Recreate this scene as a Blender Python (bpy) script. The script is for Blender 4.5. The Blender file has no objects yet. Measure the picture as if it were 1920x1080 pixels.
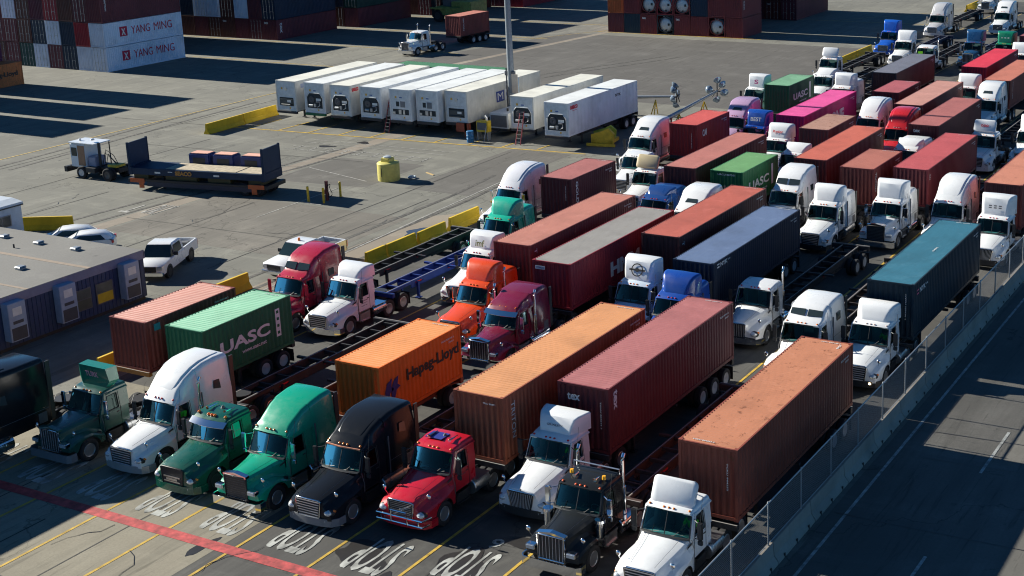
import bpy, bmesh, math, random
from mathutils import Vector, Matrix
R = math.radians
scene = bpy.context.scene
COL = scene.collection

# ---------------------------------------------------------------- camera
def make_camera():
    f, pitch, yaw, h, roll, cx, cy = 2642.506, 0.2480614, -0.4891213, 26.2311, -0.0227408, 276.336, -185.584
    fw = Vector((math.sin(yaw)*math.cos(pitch), math.cos(yaw)*math.cos(pitch), -math.sin(pitch)))
    rt = Vector((math.cos(yaw), -math.sin(yaw), 0)); up = rt.cross(fw)
    r2 = rt*math.cos(roll)+up*math.sin(roll); u2 = -rt*math.sin(roll)+up*math.cos(roll)
    cam = bpy.data.cameras.new("camera"); o = bpy.data.objects.new("camera", cam); COL.objects.link(o)
    m = Matrix.Identity(4)
    for i in range(3):
        m[i][0] = r2[i]; m[i][1] = u2[i]; m[i][2] = -fw[i]
    m[2][3] = h
    o.matrix_world = m
    cam.sensor_fit = 'HORIZONTAL'; cam.sensor_width = 36; cam.lens = f/1920*36
    cam.shift_x = -cx/1920; cam.shift_y = cy/1920
    cam.clip_start = 1; cam.clip_end = 3000
    scene.camera = o
make_camera()
# ---------------------------------------------------------------- light
SUN_EL, SUN_AZ = R(25.0), R(-90.6)      # azimuth clockwise from +Y: sun stands at -X
w = bpy.data.worlds.new("World"); scene.world = w; w.use_nodes = True
nt = w.node_tree; bg = nt.nodes["Background"]
sky = nt.nodes.new("ShaderNodeTexSky"); sky.sky_type = 'NISHITA'; sky.sun_disc = False
sky.sun_elevation = SUN_EL; sky.sun_rotation = SUN_AZ; sky.air_density = 0.6; sky.dust_density = 0.0; sky.ozone_density = 6.0
tint = nt.nodes.new("ShaderNodeMix"); tint.data_type = 'RGBA'; tint.blend_type = 'MULTIPLY'; tint.inputs[0].default_value = 1
tint.inputs[7].default_value = (.62, .98, 1.0, 1); nt.links.new(sky.outputs[0], tint.inputs[6])
nt.links.new(tint.outputs[2], bg.inputs[0]); bg.inputs[1].default_value = 0.05
sl = bpy.data.lights.new("sun", 'SUN'); sl.energy = 5.0; sl.angle = R(0.5); sl.color = (1.0, 0.955, 0.84)
so = bpy.data.objects.new("sun", sl); COL.objects.link(so)
sd = Vector((math.sin(SUN_AZ)*math.cos(SUN_EL), math.cos(SUN_AZ)*math.cos(SUN_EL), math.sin(SUN_EL)))
so.rotation_euler = sd.to_track_quat('Z', 'Y').to_euler()
scene.view_settings.view_transform = 'Standard'; scene.view_settings.look = 'None'
scene.view_settings.gamma = 1; scene.view_settings.use_curve_mapping = False
scene.view_settings.exposure = 1.12; scene.cycles.filter_width = 1.1

# ---------------------------------------------------------------- materials
MATS = {}
def newmat(name):
    m = bpy.data.materials.new(name); m.use_nodes = True
    return m, m.node_tree, m.node_tree.nodes["Principled BSDF"]
def objcoord(nt, scale=(1,1,1), world=False):
    tc = nt.nodes.new("ShaderNodeTexCoord"); mp = nt.nodes.new("ShaderNodeMapping")
    mp.inputs['Scale'].default_value = scale
    if world:
        g = nt.nodes.new("ShaderNodeNewGeometry"); nt.links.new(g.outputs['Position'], mp.inputs[0])
    else:
        oi = nt.nodes.new("ShaderNodeObjectInfo"); mu = nt.nodes.new("ShaderNodeMath"); mu.operation = 'MULTIPLY'
        mu.inputs[1].default_value = 137.0; nt.links.new(oi.outputs['Random'], mu.inputs[0])
        nt.links.new(tc.outputs['Object'], mp.inputs[0]); nt.links.new(mu.outputs[0], mp.inputs['Location'])
    return mp.outputs[0]
def noise(nt, vec, scale, detail=4, rough=.6, dist=0):
    n = nt.nodes.new("ShaderNodeTexNoise"); n.inputs['Scale'].default_value = scale
    n.inputs['Detail'].default_value = detail; n.inputs['Roughness'].default_value = rough
    n.inputs['Distortion'].default_value = dist
    nt.links.new(vec, n.inputs['Vector']); return n.outputs['Fac']
def ramp(nt, fac, stops):
    r = nt.nodes.new("ShaderNodeValToRGB"); e = r.color_ramp.elements
    while len(e) < len(stops): e.new(.5)
    for i, (p, c) in enumerate(stops):
        e[i].position = p; e[i].color = (c, c, c, 1) if not hasattr(c, '__len__') else (*c, 1)
    nt.links.new(fac, r.inputs[0]); return r.outputs[0]
def mix(nt, fac, a, b, mode='MIX'):
    m = nt.nodes.new("ShaderNodeMix"); m.data_type = 'RGBA'; m.blend_type = mode
    for s, v in ((m.inputs[0], fac), (m.inputs[6], a), (m.inputs[7], b)):
        if hasattr(v, 'links') or isinstance(v, bpy.types.NodeSocket): nt.links.new(v, s)
        elif hasattr(v, '__len__'): s.default_value = (*v[:3], 1)
        else: s.default_value = v
    return m.outputs[2]
def bump(nt, b, h, strength=.3, dist=.02):
    n = nt.nodes.new("ShaderNodeBump"); n.inputs['Strength'].default_value = strength; n.inputs['Distance'].default_value = dist
    nt.links.new(h, n.inputs['Height']); nt.links.new(n.outputs[0], b.inputs['Normal'])
def simple(name, col, rough=.5, metal=0.0, spec=.5, var=.12, emis=None):
    if name in MATS: return MATS[name]
    m, nt, b = newmat(name)
    v = objcoord(nt); n = noise(nt, v, 3, 5)
    c = mix(nt, ramp(nt, n, [(.3, 1-var*1.5), (.7, 1+var)]), (0, 0, 0), col)
    mm = nt.nodes.new("ShaderNodeMix"); mm.data_type = 'RGBA'; mm.blend_type = 'MULTIPLY'; mm.inputs[0].default_value = 1
    mm.inputs[6].default_value = (*col, 1); nt.links.new(ramp(nt, n, [(.3, 1-var*1.5), (.7, 1.0)]), mm.inputs[7])
    nt.links.new(mm.outputs[2], b.inputs['Base Color'])
    b.inputs['Roughness'].default_value = rough; b.inputs['Metallic'].default_value = metal
    b.inputs['Specular IOR Level'].default_value = spec
    if emis: b.inputs['Emission Color'].default_value = (*emis[:3], 1); b.inputs['Emission Strength'].default_value = emis[3]
    MATS[name] = m; return m
def paint(col, rough=.28, dirt=.10):
    """glossy vehicle paint with a little road dirt"""
    k = ('paint', col, rough)
    if k in MATS: return MATS[k]
    m, nt, b = newmat("vehicle_paint")
    v = objcoord(nt); n = noise(nt, v, 1.6, 6, .65)
    d = ramp(nt, n, [(.45, 0.0), (.8, dirt*2.2)])
    c = mix(nt, d, col, tuple(x*.45+(.03 if max(col) > .05 else .004) for x in col))
    nt.links.new(c, b.inputs['Base Color'])
    nt.links.new(ramp(nt, n, [(.3, rough*(.8 if max(col) > .05 else .45)), (.75, min(1, rough*(1.5 if max(col) > .05 else .8)))]), b.inputs['Roughness'])
    b.inputs['Coat Weight'].default_value = .55 if max(col) > .05 else 0; b.inputs['Coat Roughness'].default_value = .08
    if max(col) < .05: b.inputs['Specular IOR Level'].default_value = .22
    MATS[k] = m; return m
def cpaint(col, rust=.25, rough=.6, roof=False, rustcol=(.16, .055, .025)):
    """weathered container paint: chalking, streaks, rust spots, dents"""
    k = ('cp', col, rust, roof)
    if k in MATS: return MATS[k]
    m, nt, b = newmat("container_roof_paint" if roof else "container_paint")
    v = objcoord(nt)
    big = noise(nt, v, .45, 5, .6, .3)
    c = mix(nt, ramp(nt, big, [(.25, .62), (.5, 1.0), (.8, 1.25)]), (0, 0, 0), col)
    mm = nt.nodes.new("ShaderNodeMix"); mm.data_type = 'RGBA'; mm.blend_type = 'MULTIPLY'; mm.inputs[0].default_value = 1
    mm.inputs[6].default_value = (*col, 1)
    nt.links.new(ramp(nt, big, [(.28, .80 if roof else .72), (.55, 1.0), (.8, 1.0)]), mm.inputs[7]); c = mm.outputs[2]
    sc = (1.2, 1.2, 9) if False else ((9, .8, 1) if roof else (7, 7, .35))
    vs = objcoord(nt, sc); st = noise(nt, vs, 1.0, 4, .6)
    light = tuple(min(1, x*1.25+.05) for x in col); dark = tuple(x*.55 for x in col)
    c = mix(nt, ramp(nt, st, [(.55, 0), (.8, .35)]), c, dark)
    c = mix(nt, ramp(nt, noise(nt, v, 1.1, 5, .7, .6), [(.55, 0), (.78, .5 if roof else .25)]), c, light)
    sp = noise(nt, v, 2.7, 7, .72, .2)
    c = mix(nt, ramp(nt, sp, [(.66-.1*rust, 0), (.72-.08*rust, min(1, .9*rust+.1))]), c, rustcol)
    nt.links.new(c, b.inputs['Base Color'])
    b.inputs['Roughness'].default_value = rough; b.inputs['Specular IOR Level'].default_value = .35
    bump(nt, b, noise(nt, v, .9, 2), .25, .05)
    MATS[k] = m; return m
def glass(side=False):
    if ('glass', side) in MATS: return MATS[('glass', side)]
    m = bpy.data.materials.new("tinted_glass"); m.use_nodes = True; nt = m.node_tree
    for n in list(nt.nodes): nt.nodes.remove(n)
    out = nt.nodes.new("ShaderNodeOutputMaterial"); tr = nt.nodes.new("ShaderNodeBsdfTransparent")
    gl = nt.nodes.new("ShaderNodeBsdfGlossy"); mx = nt.nodes.new("ShaderNodeMixShader"); lw = nt.nodes.new("ShaderNodeFresnel")
    tr.inputs[0].default_value = (.025, .05, .05, 1) if side else (.26, .52, .50, 1); gl.inputs[0].default_value = (.15, .22, .22, 1) if side else (.45, .72, .62, 1); gl.inputs[1].default_value = .03
    lw.inputs[0].default_value = 1.45
    nt.links.new(lw.outputs[0], mx.inputs[0]); nt.links.new(tr.outputs[0], mx.inputs[1]); nt.links.new(gl.outputs[0], mx.inputs[2])
    nt.links.new(mx.outputs[0], out.inputs[0]); MATS[('glass', side)] = m; return m
M_RUB = simple("tyre_rubber", (.018, .018, .02), .85)
M_RIM = simple("wheel_alloy", (.55, .55, .56), .35, .8)
M_RIMW = simple("wheel_white_steel", (.5, .5, .5), .5, .1)
M_RIMD = simple("wheel_dark_steel", (.07, .07, .075), .5, .3)
M_CHR = simple("chrome", (.82, .83, .85), .09, 1.0, var=.03)
M_ALU = simple("brushed_aluminium", (.55, .56, .58), .35, .9)
M_BLK = simple("black_plastic", (.022, .023, .026), .5)
M_DRK = simple("dark_steel", (.035, .035, .038), .55, .3)
M_GRY = simple("grey_plastic", (.12, .12, .13), .6)
M_INT = simple("cab_interior", (.13, .125, .12), .8)
M_AMB = simple("amber_lens", (.85, .22, .03), .25)
M_BARS = simple("polished_bars", (.62, .63, .66), .3, .55, var=.03)
M_RED = simple("red_lens", (.55, .04, .05), .25)
M_LENS = simple("clear_lamp_lens", (.62, .66, .70), .12, .35)
M_WHT = simple("white_plate", (.72, .73, .72), .45)
M_GAL = simple("galvanised_steel", (.38, .40, .42), .45, .6)
M_WIRE = simple("black_hose", (.02, .02, .02), .6)
M_YEL = simple("yellow_paint", (.72, .50, .03), .5, var=.3)
M_LET_W = simple("white_lettering", (.68, .68, .68), .6)
M_LET_K = simple("black_lettering", (.02, .02, .022), .6)

# ---------------------------------------------------------------- mesh builder
class MB:
    def __init__(s): s.v = []; s.f = []
    def add(s, vs, fs):
        o = len(s.v); s.v += [tuple(p) for p in vs]; s.f += [tuple(i+o for i in f) for f in fs]; return s
    def box(s, x0, x1, y0, y1, z0, z1):
        return s.add([(x0,y0,z0),(x1,y0,z0),(x1,y1,z0),(x0,y1,z0),(x0,y0,z1),(x1,y0,z1),(x1,y1,z1),(x0,y1,z1)],
                     [(0,3,2,1),(4,5,6,7),(0,1,5,4),(1,2,6,5),(2,3,7,6),(3,0,4,7)])
    def bar(s, p, q, wd, ht=None, up=(0,0,1)):
        ht = ht or wd; p = Vector(p); q = Vector(q); d = (q-p).normalized(); u = Vector(up)
        if abs(d.dot(u)) > .98: u = Vector((0,1,0))
        a = d.cross(u).normalized()*wd/2; b = a.cross(d).normalized()*ht/2
        vs = [p-a-b, p+a-b, p+a+b, p-a+b, q-a-b, q+a-b, q+a+b, q-a+b]
        return s.add(vs, [(0,3,2,1),(4,5,6,7),(0,1,5,4),(1,2,6,5),(2,3,7,6),(3,0,4,7)])
    def cyl(s, p, q, r, r2=None, n=14, caps=True):
        r2 = r if r2 is None else r2; p = Vector(p); q = Vector(q); d = (q-p).normalized()
        u = Vector((0,0,1)) if abs(d.z) < .9 else Vector((1,0,0)); a = d.cross(u).normalized(); b = d.cross(a)
        vs = []
        for c, rr in ((p, r), (q, r2)):
            for i in range(n):
                t = 2*math.pi*i/n; vs.append(c+a*rr*math.cos(t)+b*rr*math.sin(t))
        fs = [(i, (i+1) % n, n+(i+1) % n, n+i) for i in range(n)]
        if caps: fs += [tuple(range(n))[::-1], tuple(range(n, 2*n))]
        return s.add(vs, fs)
    def tube(s, pts, r, n=8):
        pts = [Vector(p) for p in pts]; rings = []
        for i, p in enumerate(pts):
            d = (pts[min(i+1, len(pts)-1)]-pts[max(i-1, 0)]).normalized()
            u = Vector((0,0,1)) if abs(d.z) < .95 else Vector((0,1,0)); a = d.cross(u).normalized(); b = d.cross(a)
            rr = r[i] if hasattr(r, '__len__') else r
            rings.append([p+a*rr*math.cos(2*math.pi*k/n)+b*rr*math.sin(2*math.pi*k/n) for k in range(n)])
        return s.loft(rings)
    def loft(s, rings, cap0=True, cap1=True, closed=True):
        n = len(rings[0]); vs = [p for r in rings for p in r]; fs = []
        for i in range(len(rings)-1):
            for k in range(n if closed else n-1):
                a = i*n+k; b = i*n+(k+1) % n; fs.append((a, b, b+n, a+n))
        if cap0: fs.append(tuple(range(n))[::-1])
        if cap1: fs.append(tuple(range((len(rings)-1)*n, len(rings)*n)))
        return s.add(vs, fs)
    def lathe(s, prof, c=(0,0,0), axis='X', n=22, close=True):
        """prof: (along, radius)"""
        rings = []
        for k in range(n):
            t = 2*math.pi*k/n; cc, ss = math.cos(t), math.sin(t); ring = []
            for a, r in prof:
                p = {'X': (a, r*cc, r*ss), 'Y': (r*cc, a, r*ss), 'Z': (r*cc, r*ss, a)}[axis]
                ring.append((p[0]+c[0], p[1]+c[1], p[2]+c[2]))
            rings.append(ring)
        rings.append(rings[0]); return s.loft(rings, False, False, closed=close)
    def ball(s, c, r, nu=12, nv=8):
        rx, ry, rz = (r, r, r) if not hasattr(r, '__len__') else r
        vs = [(c[0], c[1], c[2]+rz)]; 
        for i in range(1, nv):
            for k in range(nu):
                a = math.pi*i/nv; t = 2*math.pi*k/nu
                vs.append((c[0]+rx*math.sin(a)*math.cos(t), c[1]+ry*math.sin(a)*math.sin(t), c[2]+rz*math.cos(a)))
        vs.append((c[0], c[1], c[2]-rz)); fs = [(0, 1+k, 1+(k+1) % nu) for k in range(nu)]
        for i in range(nv-2):
            for k in range(nu):
                a = 1+i*nu+k; b = 1+i*nu+(k+1) % nu; fs.append((a, a+nu, b+nu, b))
        L = len(vs)-1; o = 1+(nv-2)*nu
        fs += [(L, o+(k+1) % nu, o+k) for k in range(nu)]
        return s.add(vs, fs)
    def xf(s, m):
        s.v = [tuple(m @ Vector(p)) for p in s.v]; return s
    def mir(s):
        """add the mirror image across x=0"""
        n = len(s.v); s.v += [(-x, y, z) for x, y, z in s.v[:n]]; s.f += [tuple(i+n for i in f)[::-1] for f in s.f]; return s

MESH = {}
def mesh_of(key, builder, smooth=.7, bevel=0):
    if key is not None and key in MESH: return MESH[key]
    mb = builder() if callable(builder) else builder
    me = bpy.data.meshes.new(str(key[0]) if isinstance(key, tuple) else (str(key) if key else "shape"))
    me.from_pydata(mb.v, [], mb.f)
    bm = bmesh.new(); bm.from_mesh(me)
    bmesh.ops.recalc_face_normals(bm, faces=bm.faces)
    if bevel:
        ed = [e for e in bm.edges if len(e.link_faces) == 2 and e.calc_face_angle(0) > .7]
        if ed: bmesh.ops.bevel(bm, geom=ed, offset=bevel, segments=2, affect='EDGES', clamp_overlap=True)
    bm.to_mesh(me); bm.free()
    me.materials.append(None)
    if smooth:
        me.polygons.foreach_set('use_smooth', [True]*len(me.polygons)); me.set_sharp_from_angle(angle=smooth)
    me.update()
    if key is not None: MESH[key] = me
    return me
def setmat(o, mat):
    o.material_slots[0].link = 'OBJECT'; o.material_slots[0].material = mat
def part(parent, name, key, builder, mat, loc=None, rot=None, scl=None, smooth=.7, bevel=0, label=None):
    me = mesh_of(key, builder, smooth, bevel)
    o = bpy.data.objects.new(name, me); COL.objects.link(o); setmat(o, mat)
    if parent is not None: o.parent = parent
    if loc: o.location = loc
    if rot: o.rotation_euler = rot
    if scl: o.scale = scl
    if label: o['label'] = label
    return o
def thing(name, label, cat, loc=(0,0,0), rz=0, group=None):
    o = bpy.data.objects.new(name, None); COL.objects.link(o); o.empty_display_size = .3
    o.location = loc; o.rotation_euler = (0, 0, rz); tag(o, label, cat, group); return o
def tag(o, label, cat, group=None):
    o['label'] = label; o['category'] = cat
    if group: o['group'] = group
    return o
def struct(name, mb, mat, smooth=0):
    o = part(None, name, None, mb, mat, smooth=smooth); o['kind'] = 'structure'; return o

TXT = {}
def textmesh(s, bold=.02, ext=.0):
    k = (s, bold)
    if k in TXT: return TXT[k]
    c = bpy.data.curves.new("lettering", 'FONT'); c.body = s; c.size = 1; c.offset = bold; c.align_x = 'CENTER'; c.align_y = 'CENTER'
    c.resolution_u = 3; c.extrude = .002
    o = bpy.data.objects.new("lettering_src", c); COL.objects.link(o)
    dg = bpy.context.evaluated_depsgraph_get(); dg.update()
    me = bpy.data.meshes.new_from_object(o.evaluated_get(dg)); bpy.data.objects.remove(o)
    me.name = "lettering"
    xs = [v.co.x for v in me.vertices]; ys = [v.co.y for v in me.vertices]
    w0, h0 = max(xs)-min(xs), max(ys)-min(ys); cx, cy = (max(xs)+min(xs))/2, (max(ys)+min(ys))/2
    for v in me.vertices: v.co.x = (v.co.x-cx)/w0; v.co.y = (v.co.y-cy)/h0; 
    me.materials.clear(); me.materials.append(None)
    TXT[k] = me; return me
def lettering(parent, s, mat, centre, right, up, wdt, hgt, bold=.02, name="lettering"):
    me = textmesh(s, bold); o = bpy.data.objects.new(name, me); COL.objects.link(o); setmat(o, mat)
    if parent is not None: o.parent = parent
    r = Vector(right).normalized(); u = Vector(up).normalized(); n = r.cross(u)
    m = Matrix.Identity(4)
    for i in range(3):
        m[i][0] = r[i]*wdt; m[i][1] = u[i]*hgt; m[i][2] = n[i]; m[i][3] = centre[i]
    o.matrix_local = m
    return o
def qpart(parent, name, pts, mat, th=.004):
    """thin plate from a polygon outline (pts coplanar), thickness along its normal"""
    P = [Vector(p) for p in pts]; n = (P[1]-P[0]).cross(P[2]-P[0]).normalized()*th
    k = len(P); mb = MB().loft([[p for p in P], [p+n for p in P]])
    return part(parent, name, None, mb, mat, smooth=0)
# ================================================================ containers
W2 = 1.219
def corr(L, z0, z1, pitch=.278, dep=.036, ya=.1, yb=.1, x=1.2):
    """corrugated wall in the plane x (outer crest), running along y"""
    mb = MB(); n = max(1, int(round((L-ya-yb)/pitch))); p = (L-ya-yb)/n; pts = []
    for i in range(n):
        y = ya+i*p; pts += [(y, x), (y+p*.26, x), (y+p*.5, x-dep), (y+p*.76, x-dep)]
    pts.append((L-yb, x))
    vs = [(px, py, z0) for py, px in pts]+[(px, py, z1) for py, px in pts]; k = len(pts)
    return mb.add(vs, [(i, i+1, i+1+k, i+k) for i in range(k-1)])
def c_frame(L, H, fork=False):
    m = MB(); t = .12
    for sx in (-1, 1):
        xs = sorted((sx*W2, sx*(W2-t)))
        for y0, y1 in ((.0, .1), (L-.1, L)): m.box(xs[0], xs[1], y0, y1, .12, H-.12)
        xr = sorted((sx*(W2-.003), sx*(W2-.07)))
        m.box(xr[0], xr[1], .1, L-.1, .02, .17); m.box(xr[0], xr[1], .1, L-.1, H-.075, H-.008)
        for y0, y1 in ((-.004, .178), (L-.178, L+.004)):
            xc = sorted((sx*(W2+.004), sx*(W2-.162)))
            m.box(xc[0], xc[1], y0, y1, 0, .118); m.box(xc[0], xc[1], y0, y1, H-.118, H)
    for y0, y1 in ((.002, .08), (L-.08, L-.002)):
        m.box(-W2+.12, W2-.12, y0, y1, .02, .15); m.box(-W2+.12, W2-.12, y0, y1, H-.1, H-.01)
    n = int(L/.6)
    for i in range(1, n): y = i*L/n; m.box(-1.14, 1.14, y-.03, y+.03, .03, .15)
    m.box(-1.14, 1.14, .1, L-.1, .15, .17)
    return m
def c_roof(L, H, flat=False):
    m = MB(); 
    if flat: return m.box(-1.15, 1.15, .08, L-.08, H-.06, H-.012)
    a, b = .2, L-.2; n = int((b-a)/.209); p = (b-a)/n; pts = [(.08, H-.02)]
    for i in range(n): y = a+i*p; pts += [(y, H-.024), (y+p*.34, H-.024), (y+p*.46, H-.006), (y+p*.88, H-.006)]
    pts += [(b, H-.028), (L-.08, H-.02)]; k = len(pts)
    vs = [(-1.15, y, z) for y, z in pts]+[(1.15, y, z) for y, z in pts]
    return m.add(vs, [(i, i+1, i+1+k, i+k) for i in range(k-1)])
def c_end(H, y=.03):
    """corrugated front bulkhead facing -y"""
    m = corr(2.438, .15, H-.1, .275, .055, .12, .12, 0)
    return m.xf(Matrix(((0, 1, 0, -1.219), (-1, 0, 0, y), (0, 0, 1, 0), (0, 0, 0, 1))))
def c_door(H, s):
    """door leaf facing -y with ribs"""
    m = MB(); x0, x1 = (s*.012, s*1.1) if s > 0 else (-1.1, -.012); z0, z1 = .15, H-.11
    m.box(x0, x1, .03, .06, z0, z1)
    h = (z1-z0)/5
    for i in range(5): m.box(x0+.1, x1-.1, .012, .034, z0+i*h+.06, z0+(i+1)*h-.06)
    return m
def c_bars(H, s):
    m = MB()
    for x in (s*.28, s*.82):
        m.cyl((x, -.005, .1), (x, -.005, H-.06), .018, n=8)
        for z in (.3, 1.0, H-.9, H-.3): m.box(x-.05, x+.05, -.01, .03, z-.03, z+.03)
        m.bar((x, -.03, 1.15), (x+s*-.0+.22*(-1 if s*x > .5 else 1)*s, -.03, 1.12), .02, .03)
    return m
def castings(L, H):
    m = MB()
    return m
FACES = {'R': ((1.2085, 0, 0), (0, 1, 0), (0, 0, 1)), 'Rv': ((1.206, 0, 0), (0, 0, -1), (0, 1, 0)),
         'L': ((-1.206, 0, 0), (0, -1, 0), (0, 0, 1)),
         'F': ((0, -.004, 0), (1, 0, 0), (0, 0, 1)), 'Fv': ((0, -.004, 0), (0, 0, -1), (1, 0, 0)), 'T': ((0, 0, 0), (1, 0, 0), (0, 1, 0)), 'Tv': ((0, 0, 0), (0, 1, 0), (-1, 0, 0))}
def ctext(root, face, s, u, v, wd, ht, mat=None, bold=.02, H=2.59):
    """u along the face (y for side, x for front), v height"""
    base, r, up = FACES[face]
    if face[0] in 'RL': c = (base[0], u, v)
    elif face[0] == 'F': c = (u, base[1], v)
    else: c = (u, v, H+.001)
    return lettering(root, s, mat or M_LET_W, c, r, up, wd, ht, bold)
C40, C20, C45 = 12.192, 6.058, 13.716
BROWN = (.165, .036, .030); MAROON = (.12, .022, .028); NAVY = (.012, .030, .065); GREEN = (.012, .115, .055)
def container(x, y, z, L, H, col, label, roof=None, rot=0, group=None, front='wall', texts=(), rust=.25, lod=0, cat='container', framecol=None, kind='dry', name='shipping_container'):
    t = thing(name, label, cat, (x, y, z), rot, group)
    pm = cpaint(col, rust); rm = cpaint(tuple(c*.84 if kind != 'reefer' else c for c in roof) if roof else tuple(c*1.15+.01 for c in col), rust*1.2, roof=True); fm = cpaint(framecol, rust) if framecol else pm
    part(t, 'frame', ('cframe', L, H), lambda: c_frame(L, H), fm, smooth=0)
    if kind == 'tank':
        part(t, 'tank', ('ctank', L), lambda: MB().lathe([(.12, .02), (.14, .5), (.22, .85), (.4, 1.02), (L-.4, 1.02), (L-.2, .8), (L-.12, .02)], (0, 0, 1.3), 'Y', 28), simple('tank_insulation', (.55, .58, .6), .4, .3), smooth=.9)
        part(t, 'end_ring', ('ctankring',), lambda: MB().lathe([(.10, 1.0), (.02, 1.0), (.02, 1.12), (.10, 1.12)], (0, 0, 1.3), 'Y', 8), fm, smooth=0)
        part(t, 'walkway', ('ctankwalk', L), lambda: MB().box(-.3, .3, .1, L-.1, 2.36, 2.4), M_ALU, smooth=0)
        part(t, 'valve', ('ctankvalve',), lambda: MB().cyl((.1, .1, .6), (.1, -.02, .6), .12).box(.35, .6, .05, .13, 1.2, 1.5), M_BLK)
        return t
    smoothw = kind == 'reefer'
    for s in (1, -1):
        if smoothw:
            part(t, 'side_wall', ('rside', L, H), lambda: corr(L, .17, H-.075, .6, .022), pm, smooth=0, scl=(s, 1, 1))
        else:
            part(t, 'side_wall', ('cside', L, H), lambda: corr(L, .17, H-.075), pm, smooth=0, scl=(s, 1, 1))
    part(t, 'roof', ('croof', L, H, smoothw), lambda: c_roof(L, H, smoothw), rm, smooth=0)
    if kind == 'reefer': pass
    elif front == 'wall':
        part(t, 'end_wall', ('cend', H), lambda: c_end(H), pm, smooth=0)
    else:
        for s in (1, -1):
            d = part(t, 'door', ('cdoor', H, s), lambda s=s: c_door(H, s), pm, smooth=0)
            part(d, 'lock_bar', ('cbars', H, s), lambda s=s: c_bars(H, s), M_GAL)
    if not (lod == 0 and front == 'wall'):
        part(t, 'rear_wall', ('crear', L, H), lambda: MB().box(-1.1, 1.1, L-.06, L-.03, .15, H-.1), pm, smooth=0)
    if lod == 0 and front == 'wall':
        for s in (1, -1):
            d = part(t, 'door', ('cdoorb', H, L, s), lambda s=s: c_door(H, s).xf(Matrix(((-1, 0, 0, 0), (0, -1, 0, L), (0, 0, 1, 0), (0, 0, 0, 1)))), pm, smooth=0)
    for tx in texts:
        if tx[0] == 'P':   # plate: face, u, v, w, h, mat
            _, f, u, v, wd, ht, m2 = tx
            if f == 'R': part(t, 'logo_panel', None, MB().box(1.2045, 1.2085, u-wd/2, u+wd/2, v-ht/2, v+ht/2), m2, smooth=0)
            elif f == 'F': part(t, 'logo_panel', None, MB().box(u-wd/2, u+wd/2, -.0035, .004, v-ht/2, v+ht/2), m2, smooth=0)
            else: part(t, 'logo_panel', None, MB().box(u-wd/2, u+wd/2, v-ht/2, v+ht/2, H-.004, H+.002), m2, smooth=0)
        else:
            f, s, u, v, wd, ht = tx[:6]; ctext(t, f, s, u, v, wd, ht, *(tx[6:7] or (None,)), H=H, bold=(tx[7] if len(tx) > 7 else .02))
    return t

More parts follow.
